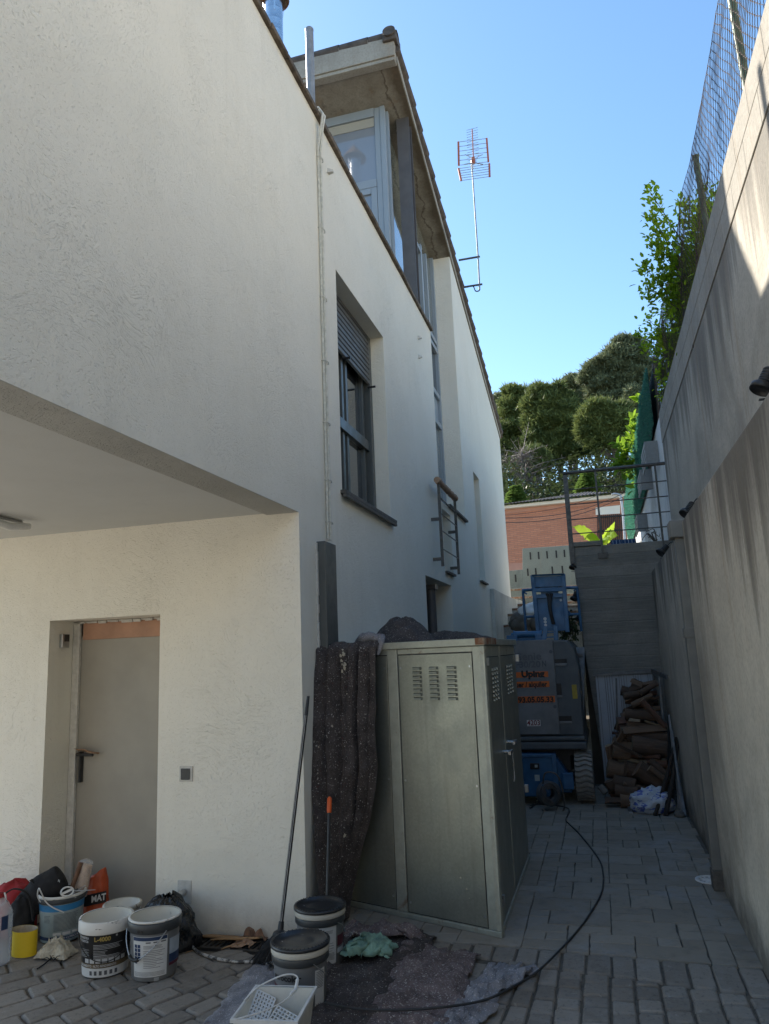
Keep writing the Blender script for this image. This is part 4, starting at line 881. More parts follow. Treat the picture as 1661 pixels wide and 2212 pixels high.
# blue-white bucket with tools
t, W = bucket('blue and white paint bucket full of tools by the doorway', -3.48, 4.42, .122, .138, .27, 'x'); R = .13; BX = Vector((-3.48, 4.42, 0))
shell(t, .122, .138, .275, 'label_pale', 'dark_interior', .2); rimband(t, .138, .232, .262, 'smeared_dark', 'band', .006); rimband(t, .139, .2625, .278, 'paint_smeared')
patch(W, -1.4, 1.4, .190, .228, 'label_blue', 'label', t); nv = patch(W, -1.4, 1.4, .022, .042, 'label_navy', 'label', t); letters(W, R, [('GRAN CUBRICIÓN', .017, .40, .032, .0004, 1)], 'label_ink', nv)
strips(W, R, rows(-.35, .85, .172, .0072, 14, .0022, .12)+rows(-.85, -.5, .165, .0075, 6, .002), 'label_text', 'print', t); strips(W, R, [(-.38+.45*k, .0+.45*k, .05, .017) for k in range(3)], 'label_white', 'print', t)
hp = smooth([W(-1.0, .25, .012), W(-1.02, .29, .03), W(-.80, .345, .05), W(-.72, .33, .05), W(-.70, .262, .014), W(-.4, .225, .01), W(.1, .185, .01)], 6)
b = MB(); b.tube(hp, .004, 6); b.build('handle', 'white_plastic', t, local=True)
# tools in that bucket: each lies loose in it
hm = thing('hammer', 'hammer with brown wooden handle sticking out of the tool bucket', 'hammer', BX+Vector((.03, 0, .2)))
h0, h1 = at(152, 1928, Y=4.44), at(175, 1862, Y=4.50)
b = MB(); b.tube([h0, h0.lerp(h1, .6), h1], [.015, .016, .019], 10); b.build('handle', 'handle_wood', hm); b = MB(); b.bar(h0+Vector((-.05, 0, -.02)), h0+Vector((.06, -.01, .015)), .03, .03); b.build('head', 'dark_steel', hm, bevel=.005)
rl_ = thing('paint_roller', 'new tan paint roller sleeve wrapped in clear film', 'paint roller', BX+Vector((.08, 0, .2)))
r0, r1 = at(172, 1935, Y=4.52), at(185, 1868, Y=4.54)
b = MB(); b.tube([r0, r1], .042, 20); b.build('sleeve', 'roller_nap', rl_); b = MB(); b.tube([r0, r0.lerp(r1, .9), r1, r1+(r1-r0)*.12, r1+(r1-r0)*.2], [.047, .05, .05, .042, .012], 18); b.build('film', 'clear_film', rl_)
b = MB(); b.tube([r0+(r1-r0)*.12, r0+(r1-r0)*.22], .0435, 20); b.build('paper_band', 'label_navy', rl_)
dk = thing('paint_stirrer', 'white round plastic stirrer head resting on tool bucket rim', 'stirrer', at(159, 1930, Y=4.33))
c0 = at(145, 1926, Y=4.33); dv = -(ray(145, 1926)).normalized(); ux = dv.cross(Vector((0, 0, 1))).normalized(); uy = ux.cross(dv)
b = MB(); ring = [c0+ux*cos(k/24*2*pi)*.036+uy*sin(k/24*2*pi)*.026 for k in range(25)]; b.tube(ring, .0055, 8, False); b.build('ring', 'white_plastic', dk)
b = MB(); b.bar(c0-ux*.033+uy*.012, c0+ux*.033-uy*.010, .014, .006, dv); b.build('crossbar', 'white_plastic', dk)
b = MB(); b.tube([at(160, 1925, Y=4.40), at(206, 1922, Y=4.42)], [.004, .0015], 6); b.tube([at(150, 1935, Y=4.40), at(185, 1912, Y=4.46)], [.012, .004], 6, flat=.3); tag(b.build('putty_knife', 'zinc'), 'thin steel putty knife poking out of the tool bucket', 'putty knife')
# soft bags
def blob(c, rx, ry, rz, seed, amp=.18, fr=2.2, flat=.0, n=40, tilt=None):
    c = Vector(c)
    def g(u, v):
        t = u*2*pi; p = (v-.5)*pi; d = Vector((cos(t)*cos(p), sin(t)*cos(p), sin(p)))
        k = 1+amp*fbm(d.x*fr, d.y*fr, d.z*fr+seed, 1, 4); q = Vector((d.x*rx*k, d.y*ry*k, d.z*rz*k))
        if tilt is not None: q = tilt @ q
        q += c; q.z = max(q.z, .003); return q
    b = MB(); b.grid(g, n, n//2); return b
bp = thing('backpack', 'red and black backpack slumped against carport wall', 'backpack', (-3.78, 4.35, 0))
blob((-3.82, 4.38, .15), .17, .12, .19, 2, .16).build('body', 'red_cloth', bp); blob((-3.68, 4.29, .13), .09, .07, .15, 5, .14).build('front_pocket', 'black_cloth', bp)
b = MB(); b.tube(smooth([at(0, 1940, Y=4.2), at(30, 1920, Y=4.2), at(62, 1935, Y=4.22), at(72, 1990, Y=4.2)]), .012, 8, flat=.4); b.build('strap', 'black_cloth', bp)
b = MB(); b.tube(smooth([at(-5, 1932, Y=4.1), at(10, 1930, Y=4.1), at(12, 1948, Y=4.1), at(2, 1956, Y=4.1)]), .005, 8); b.build('buckle', 'white_plastic', bp)
bg = thing('tool_bag', 'black padded tool pouch lying on the tool bucket and backpack', 'bag', (-3.62, 4.42, .2))
q0, q1 = at(66, 1946, Y=4.34), at(136, 1890, Y=4.44); ax = (q1-q0)
def pouch(u, v):
    t = v*2*pi; w = .078*(1-.25*abs(2*u-1)**3)*(1 if .02 < u < .98 else .05); nrm = Vector((-ax.z, 0, ax.x)).normalized(); dep = Vector((.3, -1, .1)).normalized()
    s = 1+.12*fbm(u*3, v*2, 4)
    return q0-ax*.25+ax*1.25*u+nrm*cos(t)*w*1.25*s+dep*sin(t)*w*.7*s
b = MB(); b.grid(pouch, 30, 24); b.build('body', 'black_cloth', bg)
b = MB(); s0, s1 = at(66, 1900, Y=4.34), at(88, 1918, Y=4.36); b.bar(s0, s1, .035, .006); b.build('strap', 'black_plastic', bg, bevel=.002)
b = MB(); e0 = at(134, 1900, Y=4.36); b.text('N', .022, lambda v: e0+Vector((v.x*.8+v.y*.25, -.03, v.y-v.x*.2)), .0004); b.build('emblem', 'label_ink', bg)
og = thing('shopping_bag', 'orange plastic carrier bag with dark lettered band behind tool bucket', 'bag', (-3.30, 4.62, 0))
def obag(u, v):
    t = u*2*pi; z = v*.31; rx = .105*(1-.30*v)+.012*fbm(cos(t)*2, sin(t)*2, v*3); ry = .06*(1-.2*v)+.012*fbm(cos(t)*2, sin(t)*2, v*3+5)
    return Vector((-3.385+cos(t)*rx-.03*v, 4.66+sin(t)*ry, z+(.05*cos(t)*v)+.01*fbm(t, v*4, 2)))
b = MB(); b.grid(obag, 44, 24); b.build('body', 'orange_bag', og, solid=.003)
fx = lambda v: Vector((-3.355+v.x, 4.588-.25*abs(v.x-.0)**2, .185+v.y+v.x*.22))
b = MB(); b.grid(lambda u, v: fx(Vector(((u-.5)*.17, (v-.5)*.07, 0)))+Vector((0, -.002, 0)), 12, 2); bd = b.build('printed_band', 'bucket_black', og)
b = MB(); b.text('MAT', .055, lambda v: fx(Vector((v.x+.03, v.y, 0)))+Vector((0, -.006, 0)), .002); b.build('lettering', 'label_white', bd)
# bin bag
def bbag(u, v):
    t = u*2*pi; d = .185*sqrt(max(0, 1-(v*.98)**2.4)); k = 1+.2*fbm(cos(t)*2.4, sin(t)*2.4, v*3+2, 1, 4)+.06*sin(t*9+v*3)*(v)
    return Vector((-2.70+cos(t)*d*k*1.05, 4.40+sin(t)*d*k*.7, .003+.285*v*(1+.10*fbm(cos(t)*3, sin(t)*3, 7))))
b = MB(); b.grid(bbag, 60, 34); tag(b.build('bin_bag', 'bin_bag'), 'crumpled black bin bag slumped against wall behind grey bucket', 'bin bag')
# bottle, yellow sandpaper, rag, twine
bt = thing('water_bottle', 'large clear ribbed water bottle at left edge with blue label', 'bottle', (-3.56, 3.98, 0))
prof = [(.001, .004), (.07, .004), (.078, .015)]
for k in range(14): prof += [(.079-.003*(k % 2), .02+k*.0115)]
prof += [(.079, .19), (.079, .27), (.077, .285), (.055, .33), (.022, .365), (.02, .385), (.001, .386)]
b = MB(); b.lathe(prof, (-3.575, 3.98, 0), 32); b.build('body', 'bottle_plastic', bt)
W_ = lambda a, z: Vector((-3.575+sin(a)*.0805, 3.98-cos(a)*.0805, z))
b = MB(); b.grid(lambda u, v: W_(lerp(.95, 1.45, u), lerp(.20, .275, v)), 8, 2); b.build('label', 'label_navy', bt)
b = MB(); b.lathe([(.0235, .36), (.0235, .388), (.001, .39)], (-3.575, 3.98, 0), 20); b.build('cap', 'red_cloth', bt)
ys = thing('sandpaper_roll', 'bright yellow curled roll of sandpaper standing on the cobbles', 'sandpaper', (-3.48, 4.12, 0))
def spiral(u, v):
    t = u*2*pi*1.22+2.2; r = .066+.010*u; return Vector((-3.51+cos(t)*r*1.12, 4.13+sin(t)*r*.8, .004+.135*v+.012*u*v))
b = MB(); b.grid(spiral, 60, 4); b.build('outer_face', 'yellow_card', ys); b = MB(); b.grid(lambda u, v: spiral(u, v)*1+(Vector((-3.51, 4.13, 0))-Vector((spiral(u, v).x, spiral(u, v).y, 0))).normalized()*.0022, 60, 4); b.build('inner_face', 'cream_card', ys)
b = MB(); g0 = (-3.25, 4.15)
b.grid(lambda u, v: Vector((g0[0]+(u-.5)*.21-.04+.02*fbm(u*4, v*4, 1), g0[1]+(v-.5)*.14+.02*fbm(u*4, v*4, 8), .008+.085*max(0, 1-(2*u-1)**2)*max(0, 1-(2*v-1)**2)**.7*(1+.5*fbm(u*7, v*5, 3, 1, 4))+.012*abs(fbm(u*16, v*6, 3)))), 50, 34)
tag(b.build('masking_rag', 'masking_rag'), 'heap of used cream masking tape in front of tool bucket', 'masking tape')
b = MB(); random.seed(4)
b.tube(smooth([at(80, 2093, Z=.006), at(95, 2083, Z=.008), at(108, 2072, Z=.012), at(122, 2063, Z=.02)]), .004, 6)
for k in range(26):
    p = at(112+random.uniform(-10, 12), 2070+random.uniform(-5, 5), Z=.008); d = Vector((random.uniform(-.03, .03), random.uniform(-.03, .03), random.uniform(0, .02))); b.tube([p, p+d*.5+Vector((0, 0, .01)), p+d], .0022, 4)
tag(b.build('black_twine', 'black_cloth'), 'scrap of frayed black twine on the cobbles', 'twine')
# lidded buckets
def lidded(label, x, y, rot):
    t, W = bucket(label, x, y, .122, .138, .31, 'x', rot, 'lidded grey paint buckets')
    shell(t, .122, .138, .31, 'bucket_grey'); rimband(t, .137, .225, .262, 'bucket_dark', 'band', .006); rimband(t, .140, .2625, .292, 'rim_cream', 'lid_rim', .006)
    b = MB(); b.lathe([(.147, .2925), (.150, .294), (.150, .306), (.144, .310), (.134, .310), (.131, .301), (.06, .3005), (.001, .302)], n=56)
    for k in range(44): a = k/44*2*pi; b.box(-.003, .003, -.146, -.134, .309, .3125, M=Matrix.Rotation(a, 4, 'Z'))
    b.build('lid', 'lid_black', t, local=True); return t, W
t, W = lidded('lidded grey paint bucket at front with black lettering on its side', -1.575, 3.80, 0); R = .13
letters(W, R, [('eurocolor', .040, -.62, .176, .0012, 1)], 'bucket_black', t); mb_ = patch(W, -1.45, .12, .085, .135, 'label_maroon', 'label', t); letters(W, R, [('VINACRIL', .024, -.55, .113, .0002, 1)], 'label_ink', mb_)
lb = patch(W, .55, 1.05, .022, .20, 'label_white', 'label', t); strips(W, R, rows(.60, 1.0, .188, .007, 11, .0022, .15), 'label_text', 'print', lb); letters(W, R, [('15 L', .022, .72, .040, .0006, 1)], 'label_text', lb)
hp = smooth([W(.45, .235, .008), W(.6, .215, .014), W(.85, .185, .018), W(1.0, .165, .02)], 6); b = MB(); b.tube(hp, .0028, 6); b.build('handle', 'zinc', t, local=True)
t, W = lidded('lidded grey paint bucket behind with paint-spattered lid against dust sheet', -1.67, 4.33, 0)
lb = patch(W, -.10, .72, .03, .222, 'label_white', 'label', t); strips(W, R, rows(-.04, .66, .2, .006, 3, .002)+rows(.2, .6, .135, .013, 4, .002)+rows(0, .66, .085, .0055, 7, .0018, .08), 'label_text', 'print', lb)
patch(W, .80, 1.5, .11, .165, 'label_maroon', 'label', t); patch(W, .80, 1.5, .075, .10, 'label_palebluish', 'label', t); strips(W, R, [(.30+.035*k, .318+.035*k, .005, .016) for k in range(5)], 'label_white', 'barcode', t)
hp = smooth([W(.75, .235, .008), W(1.0, .215, .014), W(1.2, .17, .018)], 6); b = MB(); b.tube(hp, .0028, 6); b.build('handle', 'zinc', t, local=True)
# paint tray with grid
ty = thing('paint_tray', 'white plastic roller tray bucket with wire handle in foreground', 'paint tray', (-1.52, 3.37, 0)); ty.rotation_euler = (0, 0, .12)
zt_ = .20; o4 = [(-.14, -.16), (.14, -.16), (.14, .16), (-.14, .16)]
def rect(k, z): return [Vector((x*k, y*k, z)) for x, y in o4]
b = MB(); L0, L1, I1, I0 = rect(.84, .03), rect(1.0, zt_), rect(.955, zt_), rect(.80, .04)
for P, Q in ((L0, L1), (L1, I1), (I1, I0)): 
    for i in range(4): b.quad(P[i], P[(i+1) % 4], Q[(i+1) % 4], Q[i])
b.poly(I0); b.poly(L0[::-1]); b.build('body', 'tray_plastic', ty, local=True, bevel=.004)
b = MB(); 
for P, Q in ((rect(1.0, zt_-.012), rect(1.06, zt_-.012)), (rect(1.06, zt_-.012), rect(1.06, zt_+.003)), (rect(1.06, zt_+.003), rect(.99, zt_+.003))):
    for i in range(4): b.quad(P[i], P[(i+1) % 4], Q[(i+1) % 4], Q[i])
b.build('rim', 'white_plastic', ty, local=True)
gr = thing('roller_grid', 'perforated white plastic roller grid lying in paint tray', 'roller grid', (-1.52, 3.37, 0)); gr.rotation_euler = (0, 0, .12)
def grid_panel(nm, p0, ux, uy, nx, ny, par, w=.007):
    b = MB()
    for i in range(nx+1): b.bar(p0+ux*(i/nx), p0+ux*(i/nx)+uy, w, .004, ux.cross(uy))
    for j in range(ny+1): b.bar(p0+uy*(j/ny), p0+uy*(j/ny)+ux, w, .0038, ux.cross(uy))
    return b.build(nm, 'grid_plastic', par, local=True)
grid_panel('mesh_panel', Vector((-.128, -.13, .115)), Vector((.085, -.01, -.03)), Vector((.0, .275, .075)), 6, 13, gr, .009); grid_panel('mesh_panel', Vector((-.055, -.09, .10)), Vector((.105, -.05, -.02)), Vector((.035, .19, .045)), 6, 10, gr)
b = MB(); b.tube(smooth([Vector((-.145, .0, .205)), Vector((-.10, .07, .235)), Vector((.0, .12, .265)), Vector((.06, .13, .26)), Vector((.075, .09, .235)), Vector((.05, .0, .215)), Vector((-.02, -.10, .21)), Vector((-.12, -.17, .205))], 6), .0035, 6); hh_ = b.build('handle', 'white_plastic', ty, local=True)
b = MB(); b.tube([Vector((.07, .115, .25)), Vector((.074, .07, .228)), Vector((.06, .03, .22))], .008, 8); b.build('grip', 'white_plastic', hh_, local=True)
# green rag
def ragf(u, v):
    p = Vector((-1.41+(u-.5)*.28, 4.39+(v-.5)*.17, 0)); p += Vector((fbm(u*3, v*3, 3), fbm(u*3, v*3, 7), 0))*.07
    e = max(0, 1-(2*u-1)**2)*max(0, 1-(2*v-1)**2); p.z = .055+.07*e**.6*(.6+.8*abs(fbm(u*6, v*5, 2, 1, 3)))+.02*abs(fbm(u*13, v*11, 4)); return p
b = MB(); b.grid(ragf, 60, 44); tag(b.build('green_rag', 'green_cloth', solid=.002), 'crumpled pale green rag on the dark dust sheet', 'rag')
# broom, sticks, scraps
bm = thing('broom', 'broom with black bristles leaning upside against the corner by buckets', 'broom', at(575, 2060, Z=0))
p0, p1 = at(608, 1990, Y=4.30), Vector((-1.862, 4.585, 1.44)); p1 = at(661, 1545, Y=4.58)
b = MB(); b.tube([p0, p1], .0115, 10); b.build('pole', 'rail_black', bm); b = MB(); b.tube([p1-(p1-p0).normalized()*.0, p1+(p1-p0).normalized()*.12], [.0125, .009], 10); b.build('grip', 'black_plastic', bm)
for k in (-1, 1): b = MB(); o_ = Vector((.0045*k, -.011, 0)); b.tube([p0+o_, p1+o_], .0016, 4); b.build('stripe', 'label_ink', bm)
b = MB(); b.tube([p0, p0-(p1-p0).normalized()*.07], [.015, .02], 10); b.build('socket', 'black_plastic', bm)
hb = p0-(p1-p0).normalized()*.07; b = MB(); random.seed(8)
for k in range(420):
    s = random.uniform(-1, 1); a = hb+Vector((s*.03, random.uniform(-.02, .02), random.uniform(-.005, .01))); e = hb+Vector((-.055+s*.10+random.gauss(0, .008), -.03+random.gauss(0, .02), 0)); e.z = random.uniform(.002, .02); b.tube([a, a.lerp(e, .5)+Vector((0, 0, .012)), e], .0018, 3, False)
b.build('bristles', 'black_plastic', bm); blob(hb, .045, .03, .03, 3, .1).build('head', 'black_plastic', bm)
st_ = thing('long_stick', 'black rod with bright orange grip standing behind rear lidded bucket', 'rod', at(707, 1945, Y=4.42))
b = MB(); b.tube([at(706, 1985, Y=4.47), at(711, 1756, Y=4.66)], .0105, 10); b.build('rod', 'black_plastic', st_); b = MB(); a0, a1 = at(711, 1756, Y=4.66), at(712, 1721, Y=4.69)
b.tube([a0, a0.lerp(a1, .1), a0.lerp(a1, .5), a0.lerp(a1, .9), a1], [.0125, .0155, .015, .0145, .006], 12); b.build('grip', 'orange_grip', st_)
random.seed(31)
for (x0, y0, x1, y1, z, w_, lab) in ((415, 2022, 560, 2016, .03, .035, 'long split board lying along foot of carport wall'), (455, 2030, 560, 2026, .05, .03, 'shorter wood splinter on top of the board by the wall'), (478, 2050, 530, 2036, .02, .018, 'thin pale wood sliver on cobbles in front of boards'), (400, 2060, 418, 2052, .006, .01, 'tiny wood chip beside the drain channel')):
    b = MB(); p, q = at(x0, y0, Z=z*.4), at(x1, y1, Z=z*.6); 
    if q.y > 4.56: q.y = 4.56
    if p.y > 4.56: p.y = 4.56
    b.tube([p, p.lerp(q, .3)+Vector((0, 0, .004)), p.lerp(q, .7), q], [w_*.25, w_*.6, w_*.62, w_*.3], 5, flat=.45); tag(b.build('wood_scrap', 'scrap_wood'), lab, 'wood scrap')
def crump(c, w, h, seed, m, name, lab, cat, hz_=.06):
    b = MB(); b.grid(lambda u, v: Vector((c.x+(u-.5)*w+.05*w*8*fbm(u*2, v*2, seed)*.3, c.y+(v-.5)*h+.3*h*fbm(u*2, v*2, seed+4), .006+hz_*.75*abs(fbm(u*2.0, v*2.0, seed+8, 1, 2))*(1-.7*max(abs(2*u-1), abs(2*v-1))**2))), 16, 12, False); tag(b.build(name, m, solid=.0015), lab, cat)
crump(at(560, 2022, Z=0)+Vector((0, -.03, .05)), .16, .12, 1, 'card_brown', 'torn_paper', 'torn brown masking paper heaped by broom head', 'paper', .14)
crump(at(525, 2042, Z=0), .13, .10, 5, 'paper', 'torn_paper', 'small torn kraft paper scrap left of broom bristles', 'paper', .07)
crump(at(574, 2080, Z=0), .06, .07, 9, 'label_white', 'paper_ball', 'crumpled white tissue beside front lidded bucket', 'tissue', .08)
# ---------------------------------------------------------------- boom lift
def q3(x, y): return ((1950+x/3.16)/1.852, (2250+y/3.16)/1.852)
YL = 8.9
def L(x, y, Y=YL): return at(*q3(x, y), Y=Y)
bl = thing('boom_lift', 'blue and grey boom lift with orange stickers parked at end of alley', 'boom lift', (-.75, 9.5, 0))
b = MB(); prof = [(-1.30, .715), (-.245, .715), (-.235, 1.45), (-.275, 1.69), (-.345, 1.775), (-1.30, 1.795)]
b.prism(prof, lambda p: Vector((p[0], YL+.022, p[1])), lambda p: Vector((p[0], 10.6, p[1]))); tc_ = b.build('turret_cover', 'lift_dark', bl, bevel=.02)
b = MB(); b.box(-1.29, -.505, YL-.004, YL+.02, .735, 1.79); pn = b.build('cover_panel', 'lift_grey', tc_, bevel=.008)
def plate(x0, y0, x1, y1, m, name, d=.006):
    p, q = L(x0, y1), L(x1, y0); b = MB(); b.box(p.x, q.x, YL-d, YL-.0045, p.z, q.z); return b.build(name, m, bl)
def word(s, x, y, size, m, par, bold=.001, al='CENTER', sx=1, d=.009, ext=.002, shear=0, name='lettering'):
    p = L(x, y); b = MB(); b.text(s, size, lambda v: Vector((p.x+v.x, YL-d-v.z, p.z+v.y)), bold, al, ext, sx, shear); return b.build(name, m, par)
word('Genie', 505, 1193, .118, 'emboss_shade_grey', tc_, .003, sx=1.12, d=.006, ext=.004); word('30/20', 535, 1293, .098, 'emboss_shade_grey', tc_, .003, sx=1.1, d=.006, ext=.004); word('-', 392, 1283, .10, 'emboss_shade_grey', tc_, .003, sx=1.3, d=.006, ext=.004); word('N', 718, 1285, .095, 'lift_dark', tc_, .003, sx=.7, d=.006, ext=.004)  # raised letters coloured darker in place of the shading on their relief
s = plate(250, 1375, 765, 1463, 'sticker_orange', 'sticker'); word('Uping', 572, 1412,   .10, 'print_black', s, .0055, sx=1.1, ext=0)
s = plate(260, 1498, 780, 1588, 'sticker_orange', 'sticker'); word('lloguer / alquiler', 752, 1540, .080, 'print_black', s, .0028, 'RIGHT', .86, ext=0)
s = plate(260, 1686, 850, 1780, 'sticker_orange', 'sticker'); word('93.05.05.33', 838, 1733, .084, 'print_black', s, .0034, 'RIGHT', 1.02, ext=0)
s = plate(503, 1990, 668, 2070, 'sticker_white', 'sticker'); word('4203', 586, 2030, .080, 'print_red', s, .0014, sx=.92, ext=0)
for x, y in ((800, 1128), (855, 1822)): p = L(x, y); b = MB(); b.tube([Vector((p.x, YL-.004, p.z)), Vector((p.x, YL-.012, p.z))], .02, 12); b.build('latch', 'lift_dark', tc_)
for x0, y0, x1, y1 in ((832, 1218, 1000, 1298), (852, 1530, 930, 1700), (892, 1942, 1062, 2030)):
    p, q = L(x0, y1), L(x1, y0); b = MB(); b.box(p.x, q.x, YL+.018, YL+.0215, p.z, q.z); b.build('recess', 'print_black', tc_, bevel=.002)
    b = MB(); b.box(p.x, q.x, YL+.012, YL+.0215, p.z-.012, p.z+.018); b.build('recess_lip', 'lift_grey', tc_, bevel=.008)
p, q = L(1078, 1725), L(1125, 1545); b = MB(); b.box(p.x, q.x, YL+.016, YL+.021, p.z, q.z); b.build('sticker', 'sticker_yellow', bl)
b = MB(); b.box(-1.30, -.235, YL-.02, 10.5, .665, .713); b.box(-1.30, -.225, YL-.035, 10.5, .575, .655); b.build('turntable', 'lift_dark', bl, bevel=.015)
b = MB(); b.box(-1.25, -.30, YL+.10, 10.4, .50, .574); b.box(-.95, -.42, YL+.12, 10.4, .2, .50); b.build('turntable_bearing', 'print_black', bl)
b = MB(); b.box(-1.3, -.575, 8.76, 9.1, .09, .535); b.prism([(-.575, .50), (-.42, .27), (-.42, .12), (-.575, .12)], lambda p: Vector((p[0], 8.85, p[1])), lambda p: Vector((p[0], 9.3, p[1]))); ch = b.build('chassis', 'lift_blue', bl, bevel=.012)
b = MB(); b.box(-.605, -.560, 8.735, 8.759, .12, .545); b.box(-1.3, -.606, 8.738, 8.759, .51, .545); b.box(-.97, -.925, 8.736, 8.759, .12, .509); b.build('chassis_frame', 'lift_blue_light', ch, bevel=.005)
b = MB(); b.box(-.515, -.395, 8.80, 8.849, .16, .335); b.build('battery_box', 'lift_blue', ch, bevel=.01)
c_ = at(1155, 1655, Y=8.75); b = MB(); b.box(c_.x-.05, c_.x+.05, 8.742, 8.7595, c_.z-.03, c_.z+.03); cb_ = b.build('charger_socket', 'print_black', ch, bevel=.004); b = MB(); b.box(c_.x+.002, c_.x+.032, 8.738, 8.7415, c_.z-.012, c_.z+.016); b.build('display', 'label_pale', cb_)
c_ = at(1160, 1680, Y=8.75); b = MB(); b.box(c_.x-.025, c_.x+.028, 8.754, 8.7595, c_.z-.035, c_.z+.03); b.build('sticker', 'label_pale', ch)
def tyre(x0, x1, yc, r):
    b = MB(); n = 72
    prof = [(x0, r*.62), (x0, r*.86), (x0+.012, r*.915), (x1-.012, r*.915), (x1, r*.86), (x1, r*.62)]
    vs = [Vector((x, yc+cos(2*pi*k/n)*rr, r+sin(2*pi*k/n)*rr)) for x, rr in prof for k in range(n)]
    b.add(vs, [(j*n+k, j*n+(k+1) % n, (j+1)*n+(k+1) % n, (j+1)*n+k) for j in range(len(prof)-1) for k in range(n)], True)
    for k in range(30):                                  # wavy tread bars
        a = 2*pi*k/30; pts = []
        for i in range(9):
            x = lerp(x0+.002, x1-.002, i/8); aa = a+.045*sin(i/8*2*pi*1.25); pts.append((x, aa))
        m = len(pts); vs = []
        for dr, da in ((r*.90, -.074), (r*1.0, -.062), (r*1.0, .062), (r*.90, .074)): vs += [Vector((x, yc+cos(aa+da)*dr, r+sin(aa+da)*dr)) for x, aa in pts]
        b.add(vs, [(j*m+i, j*m+i+1, (j+1)*m+i+1, (j+1)*m+i) for j in range(3) for i in range(m-1)]+[(0, m, 2*m, 3*m), (m-1, 4*m-1, 3*m-1, 2*m-1)], False)
    return b
for x0, x1 in ((-.375, -.185), (-1.32, -1.13)):
    wh = tyre(x0, x1, 9.03, .275).build('tyre', 'tyre_rubber', bl)
    b = MB(); b.tube([(x0+.02, 9.03, .275), (x1-.02, 9.03, .275)], .17, 20); b.build('hub', 'lift_blue', wh)
b = MB(); b.box(-1.2, -.3, 8.98, 9.08, .22, .33); b.build('axle', 'print_black', bl)
b = MB(); p, q = L(330, 912, 9.1), L(690, 905, 9.1); b.tube([p, q], .038, 16); b.tube([p, p+Vector((.012, 0, 0))], .048, 16); b.tube([q-Vector((.012, 0, 0)), q], .048, 16); b.tube([p+Vector((.16, 0, 0)), p+Vector((.172, 0, 0))], .046, 16); b.tube([p-Vector((.03, 0, 0)), p], .02, 10); b.build('hydraulic_cylinder', 'lift_blue', bl)
b = MB(); b.box(-1.05, -.92, 9.06, 9.14, 1.78, 1.86); b.box(-.72, -.60, 9.06, 9.14, 1.78, 1.86); b.box(-.92, -.72, 9.1, 9.4, 1.79, 1.84); b.build('pivot_bracket', 'lift_blue', bl, bevel=.006)
lr = MB(); lr.bar(L(740, 805, 9.0), L(712, 1000, 9.0), .028, .05); lr.bar(L(862, 800, 9.0), L(868, 985, 9.0), .034, .05)
for y in (825, 880, 940): lr.bar(L(745, y+8, 9.0), L(860, y, 9.0), .018)
lr.build('boom_link', 'lift_blue_light', bl, bevel=.003)
YP = 9.5
pl_ = MB(); pl_.bar(L(568, 165, YP), L(640, 870, YP), .032, .05); pl_.bar(L(958, 150, YP), L(1012, 880, YP), .032, .05); pl_.bar(L(590, 352, YP), L(985, 338, YP), .035, .05); pl_.bar(L(600, 432, YP), L(985, 415, YP), .02, .05); pl_.build('boom_frame', 'lift_blue', bl, bevel=.004)
a0, a1, a2, a3 = L(572, 180, YP), L(955, 165, YP), L(968, 300, YP), L(585, 312, YP)
b = MB(); vs = [a0, a1, a2, a3]+[v+Vector((0, .25, 0)) for v in (a0, a1, a2, a3)]; b.add(vs, [(3,2,1,0), (0,1,5,4), (1,2,6,5), (2,3,7,6), (3,0,4,7), (4,5,6,7)], False)
c0, c1 = L(552, 155, YP-.05), L(965, 138, YP-.05); b.add([c0, c1, a1+Vector((0, -.03, .0)), a0+Vector((0, -.03, 0)), c0+Vector((0, .35, .02)), c1+Vector((0, .35, .02))], [(3,2,1,0), (0,1,5,4)], False); b.build('control_box', 'lift_blue', bl)
b = MB(); u0 = [L(608, 440, YP+.02), L(980, 420, YP+.02), L(1005, 860, YP+.02), L(636, 870, YP+.02)]; b.add(u0+[v+Vector((0, .03, 0)) for v in u0], [(3,2,1,0), (4,5,6,7), (0,1,5,4), (1,2,6,5), (2,3,7,6), (3,0,4,7)], False); bp_ = b.build('boom_plate', 'lift_blue', bl)
b = MB(); u0 = [L(672, 312, YP+.03), L(892, 305, YP+.03), L(898, 412, YP+.03), L(675, 420, YP+.03)]; b.add(u0+[v+Vector((0, .03, 0)) for v in u0], [(3,2,1,0), (0,1,5,4), (2,3,7,6)], False); b.build('plate_upper', 'lift_blue', bp_)
for x, y, w_, h_ in ((728, 712, 20, 16), (731, 752, 18, 18), (735, 793, 18, 18), (928, 478, 14, 22)):
    p = L(x, y, YP+.018); q = L(x+w_, y-h_, YP+.018); b = MB(); b.tube([Vector((p.x, YP+.019, p.z)), Vector((p.x, YP+.013, p.z))], q.x-p.x, 14); b.build('lightening_hole', 'sticker_white', bp_)
b = MB()
for o in (-24, 0, 26): b.tube(smooth([L(780+o*1.4, 392, YP-.06), L(785+o*.6, 450, YP-.06), L(788+o*.25, 560, YP-.08), L(805+o*.2, 660, YP-.08), L(835+o*.3, 780, YP-.06)]), .016, 8)
b.build('hydraulic_hose', 'hose_rubber', bl)
YQ = 9.75
for a, c, r in (((435, 355), (572, 343), .019), ((975, 322), (1140, 318), .019), ((460, 690), (615, 682), .016), ((1010, 660), (1165, 652), .016), ((448, 362), (488, 872), .017), ((1133, 318), (1188, 870), .017), ((568, 690), (612, 640), .01), ((1010, 612), (1060, 655), .01), ((1090, 360), (1138, 325), .01), ((440, 362), (500, 400), .01)):
    b = MB(); b.tube([L(*a, YQ), L(*c, YQ)], r, 8); b.build('platform_rail', 'lift_blue', bl)
